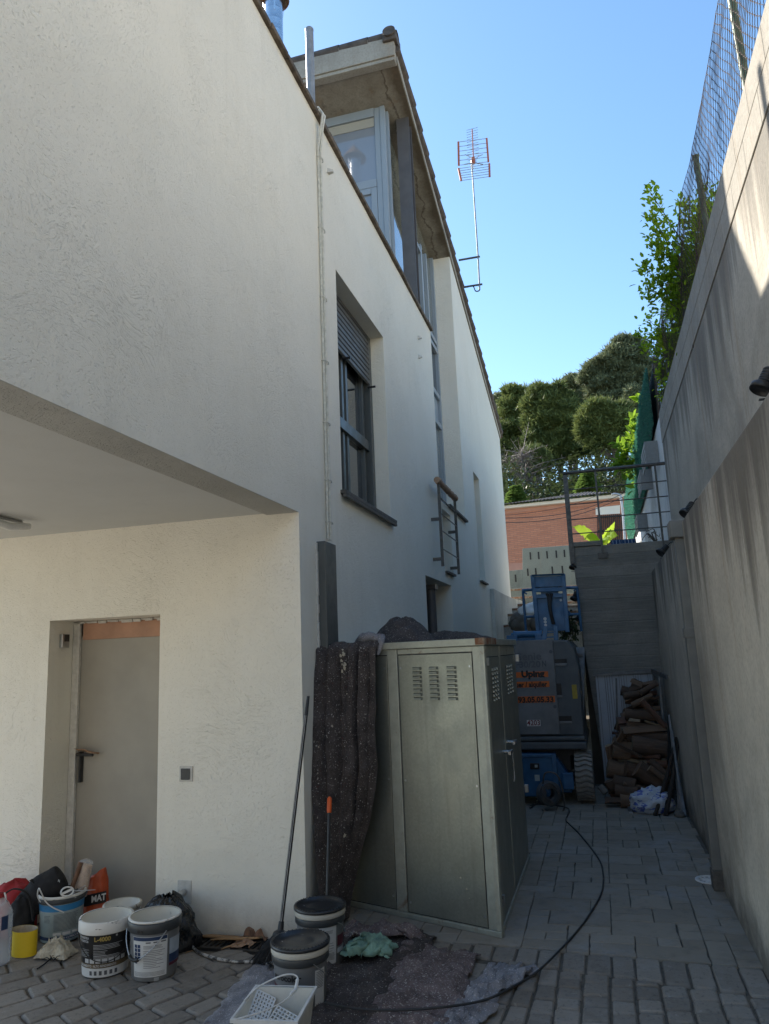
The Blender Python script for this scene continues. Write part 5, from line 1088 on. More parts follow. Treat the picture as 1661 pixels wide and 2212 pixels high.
# cable reel
rc = at(1181, 1712, Y=8.55); rd = thing('cable_reel', 'dark cable reel standing on paving before boom lift', 'cable reel', (rc.x, 8.55, 0))
ax = Vector((.55, -.8, 0)).normalized(); Mx = ax.to_track_quat('Z', 'Y').to_matrix(); c0 = Vector((rc.x+.02, 8.55, .165))
b = MB(); b.lathe([(.055, -.05), (.125, -.05), (.128, -.045), (.06, -.04), (.06, .04), (.128, .045), (.125, .05), (.055, .05)], c0, 28, M=Mx); b.build('drum', 'lift_dark', rd)
b = MB(); random.seed(9)
for k in range(8):
    r = .09+.006*(k % 4); of = -.035+.01*k; b.tube([c0+ax*of+Mx @ Vector((cos(t/20*2*pi)*r, sin(t/20*2*pi)*r, 0)) for t in range(21)], .0075, 6, False)
for k in range(4): b.tube([c0+ax*(.07+.006*k)+Mx @ Vector((-.015*k+cos(t/20*2*pi)*.085, .015*k+sin(t/20*2*pi)*.075, 0)) for t in range(16)], .0075, 6, False)
b.build('cable', 'grey_cable', rd)
b = MB(); b.tube(smooth([c0+ax*.08+Vector((-.1, 0, .06)), c0+ax*.085+Vector((-.06, 0, .22)), c0+ax*.08+Vector((.08, 0, .17)), c0+ax*.075+Vector((.1, 0, -.16)), c0+Vector((-.08, -.06, -.16))]), .009, 8); b.build('stand', 'rail_steel', rd)
b = MB(); b.tube([at(1172, 1695, Y=8.46), at(1184, 1712, Y=8.46)], .014, 8); b.build('plug', 'lift_blue_light', rd)
# ladder
ld = thing('ladder', 'folded aluminium ladder leaning between boom lift and concrete wall', 'ladder', (-.2, 9.3, 0))
for x0, x1 in ((1125, 1158), (1192, 1185)): b = MB(); b.bar(L(x0, 1075, 9.62), L(x1, 2400, 9.3), .035, .07, (1, 0, 0)); b.build('rail', 'dull_steel', ld, bevel=.003)
for y in (1165, 1360, 1560, 1760, 1960): b = MB(); p, q = L(1128+(y-1165)*.02, y, 9.56), L(1190-(y-1165)*.005, y+5, 9.56); b.bar(p-Vector((.01, 0, 0)), q+Vector((.012, 0, 0)), .03, .03); b.build('rung', 'dark_steel', ld)
# woodshed panel and frame
gp = thing('corrugated_screen', 'pale corrugated metal panel behind the firewood heap', 'panel', (.3, 9.9, 0))
b = MB(); x = -.075
while x < .60:
    b.box(x, x+.024, 9.87, 9.90, .07, 1.325); b.box(x+.030, x+.108, 9.89, 9.90, .07, 1.325); b.box(x+.114, x+.132, 9.87, 9.90, .07, 1.325); b.box(x+.138, x+.164, 9.89, 9.90, .07, 1.325); x += .17
b.build('sheet', 'white_sheet', gp)
b = MB(); b.bar((-.10, 9.868, 1.34), (.60, 9.868, 1.37), .03, .04); b.bar((.60, 9.868, 1.37), at(1441, 1462, Y=9.1), .03, .045); b.build('top_frame', 'dull_steel', gp)
for q0, q1 in ((at(1412, 1460, Y=9.7), at(1424, 1700, Y=9.6)), (at(1424, 1462, Y=9.3), at(1448, 1720, Y=9.2)), (at(1331, 1465, Y=9.86), at(1334, 1600, Y=9.86))): b = MB(); b.bar(q0, q1, .022); b.build('upright', 'dull_steel', gp)
# firewood: one object per log
def q5(x, y): return ((2350+x/3.322)/1.852, (2650+y/3.322)/1.852)
random.seed(17); NL = [0]
def log(p, q, r, m, kind='round', lab=''):
    d = q-p; Ln = d.length; b = MB(); n = 12 if kind == 'round' else 5; m_ = 7; vs = []
    X = d.normalized(); Yv = X.orthogonal().normalized(); Zv = X.cross(Yv); ph = random.uniform(0, 6); sd = random.uniform(0, 50)
    for i in range(m_):
        t = i/(m_-1); rr = r*(1-.12*t)*(1+.12*fbm(t*2, sd, 1)); bend = .05*Ln*sin(pi*t)*.3*fbm(sd, 2, 2)
        for k in range(n):
            a = 2*pi*k/n+ph; e = 1+.14*fbm(cos(a)*1.5, sin(a)*1.5, sd+t*1.5)
            if kind == 'split': e *= (1.25 if k in (0, 2) else .72)
            vs.append(X*(t-.5)*Ln+(Yv*cos(a)+Zv*sin(a)*(.75 if kind == 'split' else 1))*rr*e+Yv*bend)
    b.add(vs, [(i*n+k, i*n+(k+1) % n, (i+1)*n+(k+1) % n, (i+1)*n+k) for i in range(m_-1) for k in range(n)], kind == 'round'); b.cur = 1
    b.add(vs[:n], [tuple(range(n))[::-1]], False); b.add(vs[-n:], [tuple(range(n))], False)
    # local axes: x along the log, so the bark grain follows it
    R = Matrix((X, Yv, Zv)); b.v = [R @ v for v in b.v]
    o = b.build('firewood_log', [m, 'split_pale' if m != 'split_pale' and random.random() < .35 else ('bark_brown' if m.startswith('bark') else m)], local=True); o.matrix_world = Matrix.Translation((p+q)/2) @ R.transposed().to_4x4()
    tag(o, lab or 'dark bark log in the firewood heap against concrete wall', 'log', 'firewood logs'); return o
def lg(x0, y0, x1, y1, Y, r, m, kind='round', lab='', dY=0): return log(at(*q5(x0, y0), Y=Y), at(*q5(x1, y1), Y=Y+dY), r, m, kind, lab)
NAMED = [
 (725, 500, 1045, 845, 9.05, .042, 'split_red', 'split', 'reddish split plank leaning diagonally across the log heap'), (440, 890, 1000, 950, 9.1, .022, 'split_pale', 'split', 'long pale split stick across middle of the log heap'),
 (555, 765, 700, 780, 9.1, .02, 'split_pale', 'split', 'short pale split end above the long pale stick'), (760, 775, 1000, 850, 9.1, .014, 'split_pale', 'split', 'thin pale splinter high right in the log heap'),
 (405, 1295, 790, 1335, 9.0, .032, 'split_pale', 'split', 'pale brown split log halfway down the heap, left'), (830, 1285, 1040, 1300, 9.0, .030, 'split_pale', 'split', 'pale brown split log halfway down the heap, right'),
 (520, 820, 1060, 890, 9.15, .05, 'bark_brown', 'split', 'brown split log between two pale sticks'), (490, 920, 400, 1085, 9.05, .06, 'bark_brown', 'split', 'wedge of brown wood on end at left shoulder of heap'),
 (480, 450, 740, 400, 9.25, .04, 'bark_dark', 'round', 'round log jutting left near top of heap'), (700, 410, 925, 275, 9.2, .035, 'bark_dark', 'round', 'branch slanting up to the right at top of heap'), (590, 570, 860, 430, 9.15, .03, 'bark_brown', 'round', 'thin branch slanting below the jutting log'),
 (575, 240, 730, 310, 9.3, .03, 'bark_brown', 'split', 'split billet at very top left of heap'), (720, 300, 890, 265, 9.3, .05, 'bark_brown', 'split', 'knotty pale-flecked stump at very top of heap'),
 (500, 690, 960, 720, 9.2, .065, 'bark_dark', 'round', 'thick dark log under the reddish plank'), (530, 985, 1060, 1010, 9.1, .07, 'bark_dark', 'round', 'long dark log just below the pale stick'), (590, 1090, 1050, 1150, 9.0, .10, 'bark_dark', 'round', 'thickest dark log in middle of heap'),
 (340, 1060, 720, 1260, 8.9, .035, 'bark_dark', 'split', 'dark split board slanting down to the right'), (270, 1100, 300, 1290, 8.95, .05, 'bark_brown', 'split', 'upright brown billet at left edge of heap'), (330, 1190, 560, 1230, 9.0, .075, 'bark_brown', 'round', 'stout log with cut end at left of heap'),
 (265, 1400, 470, 1450, 8.95, .10, 'bark_brown', 'round', 'fat short stump at lower left of heap'), (480, 1420, 660, 1470, 8.95, .10, 'bark_dark', 'round', 'dark fat stump beside the lower left one'), (660, 1400, 1000, 1650, 8.85, .10, 'bark_dark', 'round', 'big dark log slanting at lower right of heap'),
 (820, 1400, 1060, 1580, 8.75, .035, 'bark_brown', 'round', 'grey-brown branch lying on the big slanting log'), (830, 1310, 1050, 1490, 8.9, .04, 'bark_dark', 'round', 'dark branch behind the grey-brown one'),
 (290, 1570, 340, 1680, 8.85, .06, 'bark_dark', 'round', 'dark log end at foot of heap, left'), (360, 1590, 650, 1640, 8.85, .08, 'bark_dark', 'round', 'dark log at foot of heap above ground'), (480, 1600, 800, 1690, 8.75, .022, 'bark_brown', 'split', 'thin brown strip near foot of heap'),
 (380, 1700, 680, 1730, 8.8, .07, 'bark_dark', 'round', 'dark log low in heap behind plastic bag'), (700, 1760, 910, 1710, 8.75, .04, 'bark_brown', 'split', 'split piece sticking out above plastic bag'), (230, 1830, 480, 1830, 8.75, .06, 'bark_dark', 'split', 'flat dark piece on ground at left foot of heap'), (440, 1840, 640, 1850, 8.7, .065, 'bark_brown', 'round', 'brown log on ground in front of heap'), (160, 1650, 240, 1740, 8.8, .05, 'stone_grey', 'split', 'grey broken block at far left foot of heap')]
for x0, y0, x1, y1, Y, r, m, k, lab in NAMED: lg(x0, y0, x1, y1, Y, r, m, k, lab, random.uniform(-.06, .06))
z = .05
while z < 1.26:                                          # the logs packed behind, jumbled
    xl = lerp(-.03, .26, (z/1.28)**1.2)
    for lay in (9.20, 9.38, 9.55, 9.7):
        if lay < 9.3 and z > .8: continue
        r = random.uniform(.026, .062); x0 = xl+random.uniform(-.05, .12); x1 = random.uniform(.48, .64); tilt = random.gauss(0, .055); yy = lay-.25*(1-z/1.3)
        log(Vector((x0, yy+random.uniform(-.09, .09), max(r, z-tilt))), Vector((x1, yy+random.uniform(-.09, .09), max(r, z+tilt))), r, random.choice(['bark_dark', 'bark_dark', 'bark_brown', 'bark_brown', 'split_red']), random.choice(['round', 'round', 'split']))
    z += .088
# odds by the firewood
pb = at(*q5(860, 1860), Y=8.45)
o = blob((pb.x, 8.5, .09), .21, .13, .15, 8, .26, 3, n=48).build('plastic_bag', 'blue_print_bag' if 'blue_print_bag' in MATS else 'white_plastic_bag'); tag(o, 'crumpled white and blue plastic bag at foot of firewood heap', 'bag')
for (a, c, r, lab) in (((900, 2040), (1180, 1000), .02, 'dark pole leaning to wall, nearer of two beside plastic bag'), ((1040, 2040), (1205, 1030), .026, 'thicker dark stake leaning upright behind the nearer pole')):
    b = MB(); p, q = at(*q5(*a), Z=.0), at(*q5(*c), Y=8.75); b.tube([p, p.lerp(q, .5)+Vector((.01, 0, 0)), q], [r, r*.9, r*.8], 7); tag(b.build('wooden_pole', 'stick_dark'), lab, 'pole')
for k, (a, c, lab) in enumerate((((1225, 1960), (1085, 700), 'longest thin metal bar leaning on retaining wall by firewood'), ((1300, 2050), (1180, 1320), 'shorter metal bar nearest the camera on retaining wall'), ((1265, 2020), (1120, 900), 'middle thin metal bar on retaining wall'))):
    b = MB(); p, q = at(*q5(*a), Z=.0), at(*q5(*c), Y=8.9-.1*k); b.bar(p, q, .02, .03); tag(b.build('metal_bar', 'dull_steel'), lab, 'bar')
b = MB(); b.bar(at(*q5(545, 1890), Z=.02), at(*q5(580, 2000), Z=.008), .035, .012); tag(b.build('metal_strip', 'zinc', bevel=.002), 'short bright metal strip lying on paving before firewood', 'metal strip')
o = blob(at(*q5(1225, 2025), Z=.02), .055, .05, .04, 4, .25, n=20).build('loose_stone', 'stone_grey'); tag(o, 'loose stone on paving at foot of retaining wall', 'stone')
dr_ = at(1534.6, 1901, Z=0); dn = thing('floor_drain', 'round white slotted drain cover in paving by retaining wall', 'drain', (dr_.x, dr_.y, 0))
b = MB(); b.lathe([(.082, -.004), (.105, -.004), (.105, .005), (.082, .006), (.082, -.004)], dr_, 32); b.build('ring', 'white_plastic', dn)
b = MB(); b.lathe([(.001, .003), (.055, .003), (.055, -.002)], dr_, 24)
for k in range(12): a = k/12*2*pi; b.bar(dr_+Vector((cos(a)*.05, sin(a)*.05, .0015)), dr_+Vector((cos(a)*.083, sin(a)*.083, .0015)), .012, .004)
b.build('grate', 'white_plastic', dn)
# floodlights
def flood(p, r, aim, label, cable=True):
    t = thing('floodlight', label, 'floodlight', p); aim = Vector(aim).normalized(); Mq = aim.to_track_quat('Z', 'Y').to_matrix(); c = Vector(p)
    b = MB(); prof = [(.001, -r*1.5), (r*.55, -r*1.5)]
    for k in range(5): z = -r*1.4+k*r*.3; prof += [(r*.62, z), (r*.62, z+r*.12), (r*.5, z+r*.14), (r*.5, z+r*.28)]
    prof += [(r*.9, r*.2), (r, r*.3), (r, r*.8), (r*.9, r*.82), (r*.88, r*.6), (.001, r*.55)]
    b.lathe(prof, c, 24, M=Mq); b.build('head', 'black_plastic', t)
    b = MB(); b.bar(c-aim*r*.3+Vector((r*.95, 0, 0)), c+Vector((r*1.0, 0, -r*1.5)), r*.12, r*.4); b.bar(c+Vector((r*1.05, 0, -r*1.5)), c+Vector((-r*.6, 0, -r*1.5)), r*.4, r*.12); b.build('bracket', 'black_plastic', t)
    if cable: b = MB(); b.tube(smooth([c-aim*r*1.4, c-aim*r*2.2+Vector((.02, .02, r*.3)), c-aim*r*2.2+Vector((r*1.6, .05, r*.1)), c+Vector((r*2.6, .08, -r*1.2))]), r*.09, 6); b.build('cable', 'hose_rubber', t)
flood(at(1650, 828, X=.86), .052, (-.5, -.15, -.85), 'black floodlight on retaining wall ledge at right edge, nearest camera'); flood(at(1486, 1104, X=.84), .058, (-.6, -.3, -.75), 'black floodlight on retaining wall ledge above downpipe hopper'); flood(at(1431, 1190, X=.82), .058, (-.7, -.3, -.65), 'black floodlight at far end of ledge below terrace railing')
flood(at(1238, 1222, Y=9.98), .05, (-.2, -.4, -.9), 'black floodlight high on left edge of concrete wall', False); flood(at(1241, 1290, Y=10.0), .05, (-.4, -.3, -.85), 'black floodlight lower on left edge of concrete wall', False); flood(at(1248, 1335, Y=10.05), .04, (-.4, -.3, -.85), 'smallest black floodlight lowest on left edge of concrete wall', False)
# ---------------------------------------------------------------- terrace and background
def q1(x, y): return ((1900+x/1.843)/1.852, (1300+y/1.843)/1.852)
def B(x, y, Y): return at(*q1(x, y), Y=Y)
# green artificial hedge along the white wall
hg = thing('hedge_screen', 'dark green artificial hedge screen standing on white terrace wall', 'hedge', (XU, 15, 4.2))
def hb0(y): return lerp(4.63, 4.22, min(1, (y-10.5)/2.2)) if y < 12.7 else lerp(4.22, 4.05, min(1, (y-12.7)/7))
def ht(y): return lerp(5.42, 5.30, (y-10.4)/9.6)
b = MB(); b.grid(lambda u, v: Vector((XU-.03, lerp(10.4, 20.2, u), lerp(hb0(lerp(10.4, 20.2, u)), ht(lerp(10.4, 20.2, u)), v))), 30, 2, False); b.grid(lambda u, v: Vector((XU+.03, lerp(10.4, 20.2, u), lerp(4.5, ht(lerp(10.4, 20.2, u)), v))), 30, 2, False); b.build('backing_net', 'hedge_back', hg)
b = MB(); random.seed(12)
for k in range(26000):
    y = 10.4+9.8*random.random(); z = random.uniform(hb0(y)-.02, ht(y)+.03); p = Vector((XU-.035-.05*max(0, fbm(y*2.2, z*2.2, 6)), y, z)); d = Vector((random.uniform(-1, .1), random.uniform(-.7, .7), random.uniform(-.6, .6))).normalized()*random.uniform(.03, .06); s = d.cross(Vector((random.random(), random.random(), random.random()))).normalized()*.006
    b.add([p-s, p+s, p+d], [(0, 1, 2)], False)
b.build('blades', 'hedge_blade', hg)
for y in (10.45, 12.4, 14.5, 17): b = MB(); b.tube([(XU+.05, y, 4.2), (XU+.05, y, 5.5)], .02, 8); b.build('post', 'dark_steel', hg)
# grey trough planters on the white wall
for i, (x0, y0, x1, y1, Y, lab) in enumerate(((1250, 925, 1325, 1008, 10.9, 'grey slatted box nearest camera on white terrace wall'), (1220, 1120, 1280, 1205, 12.3, 'grey slatted box in middle of white terrace wall'), (1200, 1440, 1245, 1510, 15.5, 'grey slatted box farthest and lowest on white terrace wall'))):
    p, q = at(*q1(x0, y1), X=XU-.12), at(*q1(x1, y0), X=XU-.12); yy = (p.y+q.y)/2; hgt = abs(q.z-p.z)
    t = thing('wall_planter', lab, 'planter', (XU-.1, yy, min(p.z, q.z)), 'grey boxes on the terrace wall'); zb = at(*q1((x0+x1)/2, (y0+y1)/2), X=XU-.1).z
    b = MB(); b.box(XU-.17, XU+.002, yy-.04, yy-.02, zb-.16, zb+.16)
    for k in range(9): b.box(XU-.17+.019*k, XU-.158+.019*k, yy-.05, yy-.041, zb-.16, zb+.16)
    b.build('end_board', 'grey_plastic', t)
    for k in range(4): b = MB(); b.box(XU-.17, XU-.155, yy-.015, yy+.8, zb-.14+.08*k, zb-.09+.08*k); b.build('slat', 'grey_plastic', t)
# solar panels
for x0, x1, y0, y1, lab in ((1008, 1080, 1588, 1632, 'left small solar panel on terrace edge'), (1085, 1182, 1583, 1628, 'right small solar panel on terrace edge')):
    p, q = B(x0, y1, 10.5), B(x1, y0, 10.5); t = thing('solar_panel', lab, 'solar panel', ((p.x+q.x)/2, 10.5, p.z)); w_ = q.x-p.x; h_ = (q.z-p.z)*1.25
    Mp = Matrix.Translation((p.x, 10.5, p.z)) @ Matrix.Rotation(radians(65), 4, 'X'); b = MB(); b.quad(*[Mp @ Vector(v) for v in ((0, 0, .008), (w_, 0, .008), (w_, h_, .008), (0, h_, .008))]); 
    o = b.build('cells', 'solar_cells', t); 
    b = MB(); b.box(-.01, w_+.01, -.01, h_+.01, -.01, .006, M=Mp); b.build('frame', 'dark_steel', t); b = MB(); b.bar((p.x+w_/2, 10.6, 2.9), Mp @ Vector((w_/2, h_/2, -.01)), .02); b.build('stand', 'dark_steel', t)
# banana plant
def big_leaf(b, base, tip, width, droop, side, seed=0, n=48, ruf=.1):
    ax = tip-base
    def g(u, v):
        p = base+ax*u; p.z += droop*4*u*(1-u); w_ = width*sin(pi*min(1, u*.96+.04)**.75)*(1+ruf*fbm(u*5, v, seed)-.22*max(0, sin(u*34+2*sin(u*9)))*(1 if abs(v-.5) > .3 else 0)); s = (v-.5)*2
        return p+side*s*w_+Vector((0, 0, -.22*abs(s)*w_+.02*fbm(u*6, v*3, seed)))
    b.grid(g, n, 6)
bn = thing('banana_plant', 'sunlit broad-leaved banana plant behind terrace railing', 'plant', (-.1, 17.4, 2.93))
st0 = B(930, 1640, 17.4); st0.z = 2.93; b = MB(); b.tube([st0, B(930, 1610, 17.4)], [.07, .05], 10); b.build('stem', 'banana_leaf', bn); sb_ = B(930, 1625, 17.4)
for tip, wd, dr_, sd in ((B(715, 1488, 17.2), .20, .10, (0, .4, 1)), (B(1032, 1452, 17.4), .13, .0, (.8, .5, -.4)), (B(1060, 1560, 17.2), .18, .16, (.1, .5, .9)), (B(800, 1590, 17.0), .15, .16, (.2, .6, .8)), (B(985, 1590, 16.9), .17, .12, (.9, .2, .3))):
    b = MB(); big_leaf(b, sb_, tip, wd, dr_, Vector(sd).normalized()); b.build('leaf', 'banana_leaf', bn)
# leaves helper
def leaf(b, p, d, s, up):
    d = d.normalized(); x = d.cross(up)
    if x.length < 1e-3: x = d.orthogonal()
    x.normalize(); nz = x.cross(d); w_ = s*.26
    b.add([p, p+d*s*.3+x*w_+nz*s*.07, p+d*s*.72+x*w_*.8+nz*s*.04, p+d*s-nz*s*.12, p+d*s*.72-x*w_*.8+nz*s*.04, p+d*s*.3-x*w_+nz*s*.07, p+d*s*.5-nz*s*.02], [(0, 6, 2, 1), (6, 3, 2), (0, 5, 4, 6), (6, 4, 3)], False)
def bush(name, label, base, sprigs, leaf_s, mat, trunkm='pine_bark', per=26, spread=.16, cat='bush'):
    t = thing(name, label, cat, base); tb, lb = MB(), MB(); base = Vector(base)
    for (tip, k) in sprigs:
        mid = base.lerp(tip, .5)+Vector((random.uniform(-.1, .1), random.uniform(-.1, .1), .12)); pts = smooth([base, mid, tip], 5); tb.tube(pts, [.011-.009*i/(len(pts)-1) for i in range(len(pts))], 5)
        for j in range(int(per*k)):
            u = random.random()**.6; i = min(len(pts)-2, int(u*(len(pts)-1))); 
            if i < len(pts)*.25: continue
            p = pts[i].lerp(pts[i+1], random.random())+Vector((random.gauss(0, spread), random.gauss(0, spread), random.gauss(0, spread)))*(1-.75*u)
            d = (tip-mid).normalized()*.8+Vector((random.gauss(0, .7), random.gauss(0, .7), random.gauss(-.1, .6))); leaf(lb, p, d, leaf_s*random.uniform(.65, 1.2), Vector((random.gauss(0, .5), random.gauss(0, .5), 1)))
        for j in range(9): leaf(lb, tip+Vector((random.gauss(0, .025), random.gauss(0, .025), random.gauss(0, .03))), (tip-mid)+Vector((random.gauss(0, .4), random.gauss(0, .4), random.gauss(0, .3))), leaf_s*random.uniform(.6, 1), Vector((0, 0, 1)))
    tb.build('stem', trunkm, t); lb.build('foliage', mat, t); return t
random.seed(41)
def sp(px): return [(at(x, y, Y=Y), k) for x, y, Y, k in px]
def fill(n, y0, y1, x0, x1, z0, z1): return [(Vector((random.uniform(x0, x1), random.uniform(y0, y1), random.uniform(z0, z1))), 1.5) for _ in range(n)]
bush('leafy_shrub', 'bright green leafy shrub overhanging top of wire fence', (1.45, 7.6, 4.5), sp([(1402, 412, 7.0, .5), (1405, 470, 7.1, 1), (1412, 440, 7.2, .4), (1420, 510, 7.2, 1.2), (1390, 575, 7.3, .8), (1425, 545, 7.3, 1.2), (1405, 625, 7.4, 1), (1440, 600, 7.4, 1.2), (1480, 440, 7.3, 1), (1520, 410, 7.0, 1), (1545, 425, 6.8, .8)])+fill(34, 5.9, 7.4, 1.15, 1.5, 4.68, 5.4)+fill(46, 6.4, 8.8, 1.1, 1.7, 4.65, 5.6), .062, 'bush_leaf', per=190, spread=.17)
bush('leafy_shrub', 'dense green shrub behind middle of wire fence', (1.5, 9.3, 4.5), sp([(1400, 690, 8.8, .9), (1380, 725, 9.0, .8), (1402, 745, 9.2, 1), (1420, 720, 9.0, 1.2), (1430, 800, 9.5, 1)])+fill(40, 8.4, 10.3, 1.1, 1.7, 4.6, 5.6), .062, 'bush_leaf', per=170, spread=.17)
bush('loquat_bush', 'large-leaved loquat branches leaning over green hedge screen', (1.3, 14.5, 4.4), sp([(1345, 1000, 14, .7), (1335, 965, 14, .8), (1350, 980, 14.2, .9), (1360, 950, 14.5, .8), (1372, 930, 14, .6), (1338, 1005, 14.5, .8), (1385, 870, 13.2, .6)])+fill(10, 13, 16, 1.0, 1.4, 5, 6.0), .22, 'loquat_leaf', per=20, spread=.14)
bush('wall_weed', 'dry weed growing from joint of upper concrete wall', (XU+.0, 6.6, 4.2), sp([(1545, 525, 6.45, .3), (1555, 550, 6.45, .3), (1540, 560, 6.5, .3)]), .035, 'weed_leaf', per=14, spread=.02, cat='weed')
bush('wall_weed', 'wispy dry weed on top of terrace wall by railing end', (.85, 10.3, 2.97), sp([(1395, 1150, 10.2, .4), (1410, 1165, 10.2, .4), (1425, 1160, 10.2, .3), (1385, 1170, 10.2, .3)]), .03, 'weed_leaf', per=22, spread=.05, cat='weed')
bush('leafy_shrub', 'low green branches hanging behind the boom lift beside concrete wall', (-.32, 10.0, 1.9), [(L(880, 745, 9.9), 1), (L(950, 705, 10), .8), (L(900, 850, 9.8), 1.4), (L(1000, 900, 9.8), 1.4), (L(1060, 790, 9.9), .8), (L(1140, 870, 9.9), .8), (L(950, 960, 9.7), 1.6), (L(1090, 950, 9.8), 1.2)], .05, 'undergrowth', per=70, spread=.06)
# brick house
bh = thing('brick_house', 'red brick bungalow with dark tiled roof at end of alley', 'house', (-1, 26, 3))
def BW(x, y): return B(x, y, 26.0-(x-660)*.0012)
def sheet(pts, m, name, par, d=0, th=.2):
    b = MB(); P = [BW(x, y)+Vector((0, -d, 0)) for x, y in pts]; b.prism(list(range(len(P))), lambda i: P[i], lambda i: P[i]+Vector((0, th, 0))); return b.build(name, m, par)
sheet([(120, 1760), (120, 1372), (1230, 1250), (1230, 1720), (350, 1760)], 'brick_wall', 'wall', bh); sheet([(100, 2000), (120, 1762), (1230, 1722), (1230, 2000)], 'brick_band', 'plinth', bh)
sheet([(120, 1402), (120, 1374), (1230, 1262), (1230, 1290)], 'brick_band', 'frieze', bh, .03, .03); sheet([(100, 1374), (100, 1354), (1240, 1238), (1240, 1262)], 'white_plaster', 'eave_board', bh, .25, .25)
e0, e1, r1, r2, r0 = BW(80, 1362)+Vector((0, -.45, 0)), BW(1250, 1238)+Vector((0, -.45, 0)), BW(1250, 1190)+Vector((0, 2.6, .25)), BW(820, 1195)+Vector((0, 2.2, .22)), BW(80, 1342)+Vector((0, .3, .02))
def roofg(u, v):
    lo = e0.lerp(e1, u); k = min(1, u/.63); hi = r0.lerp(r2, k) if u < .63 else r2.lerp(r1, (u-.63)/.37); return lo.lerp(hi, v)+Vector((0, 0, .035*abs(sin(u*46*pi))+.03*(1-(v*9) % 1)))
b = MB(); b.grid(roofg, 368, 36, False); b.build('roof', 'far_roof_tile', bh)
sheet([(890, 1402), (890, 1348), (1070, 1330), (1070, 1392)], 'white_plaster', 'lintel', bh, .04, .04); dg = sheet([(902, 1640), (902, 1404), (1085, 1394), (1085, 1640)], 'dark_interior', 'doorway', bh, .015, .015)
b = MB()
for k in range(13): x = 906+k*14.5; p, q = BW(x, 1640), BW(x, 1405-k*.8); b.bar(p+Vector((0, -.06, 0)), q+Vector((0, -.06, 0)), .03)
for y in (1420, 1520): b.bar(BW(903, y)+Vector((0, -.05, 0)), BW(1085, y-8)+Vector((0, -.05, 0)), .04)
b.build('grille', 'dark_grille', dg)
sw = thing('slotted_wall', 'grey-green concrete retaining wall with narrow drainage slots', 'wall', (-1.2, 21, 2))
def SW(x, y): return B(x, y, 21.0)
b = MB(); P = [SW(350, 2100), SW(350, 1648), SW(760, 1620), SW(760, 2100)]; b.prism([0, 1, 2, 3], lambda i: P[i], lambda i: P[i]+Vector((0, .3, 0))); P2 = [SW(180, 2120), SW(180, 1818), SW(362, 1802), SW(362, 2120)]; b.prism([0, 1, 2, 3], lambda i: P2[i]+Vector((0, .008, 0)), lambda i: P2[i]+Vector((0, .3, 0))); b.build('wall', 'far_concrete', sw, bevel=.01)
for x, y, h_ in ((409, 1703, 55), (470, 1700, 55), (532, 1695, 55), (600, 1690, 55), (660, 1685, 55), (390, 1823, 55), (449, 1820, 55), (571, 1808, 55), (645, 1803, 55), (300, 1868, 55), (241, 1870, 55), (281, 1985, 55), (341, 1980, 55)):
    p, q = SW(x-3.4, y+h_/2), SW(x+3.4, y-h_/2); b = MB(); b.box(p.x, q.x, 20.99, 21.006, p.z, q.z); b.build('slot', 'print_black', sw)
# steps below it
stp = thing('garden_steps', 'concrete garden steps with rusty edges rising behind boom lift', 'steps', (-1, 17, 1))
for k, (yt, Y) in enumerate(((2190, 15.2), (2110, 16.0), (2070, 16.8), (2040, 17.6), (1985, 18.4), (1925, 19.4))):
    z = B(600, yt, Y).z; b = MB(); b.box(-3.2, .2, Y, Y+1.3, z-.9, z); b.build('tread', 'far_concrete' if k > 3 else 'block_concrete', stp, bevel=.01); b = MB(); b.box(-3.2, .2, Y-.012, Y-.002, z-.055, z-.01); b.build('edge', 'rusty_rim', stp)
random.seed(6)
for k, (x, y, lab) in enumerate(((380, 2170, 'large dark boulder on steps beside house end'), (430, 2130, 'smaller dark boulder right of the large one'), (350, 2205, 'boulder lowest beside garden wall'), (460, 2190, 'boulder half hidden by lift rail'))): o = blob(B(x, y, 14.6), .30-.03*k, .25, .2, k*3, .22, n=22).build('boulder', 'stone_grey'); tag(o, lab, 'boulder')
o = blob(B(415, 2115, 14.5), .24, .2, .17, 14, .25, 3, n=30).build('white_sack', 'white_sack'); tag(o, 'sunlit white sack lying on garden steps', 'sack')
lw = thing('low_garden_wall', 'low curved rendered wall continuing from house corner', 'wall', (-1.8, 16, 0))
pts = [Vector((-1.80, 14.0, 0)), Vector((-1.80, 15.5, 0)), Vector((-1.76, 17.2, 0)), Vector((-1.62, 18.6, 0)), Vector((-1.5, 19.6, 0))]; tops = [2.80, 2.83, 2.83, 2.80, 2.55]
b = MB(); sm_ = smooth(pts, 6); n_ = len(sm_)
b.grid(lambda u, v: Vector((sm_[round(u*(n_-1))].x, sm_[round(u*(n_-1))].y, v*(2.82-.3*max(0, u-.7)))), n_-1, 1, True); b.grid(lambda u, v: Vector((sm_[round(u*(n_-1))].x-.30*v, sm_[round(u*(n_-1))].y, 2.82-.3*max(0, u-.7))), n_-1, 1, False)
b.quad((-1.80, 14.0, 0), (-1.80, 14.0, 2.82), (-1.868, 14.0, 2.82), (-1.868, 14.0, 0)); b.build('wall', 'low_wall_render', lw)
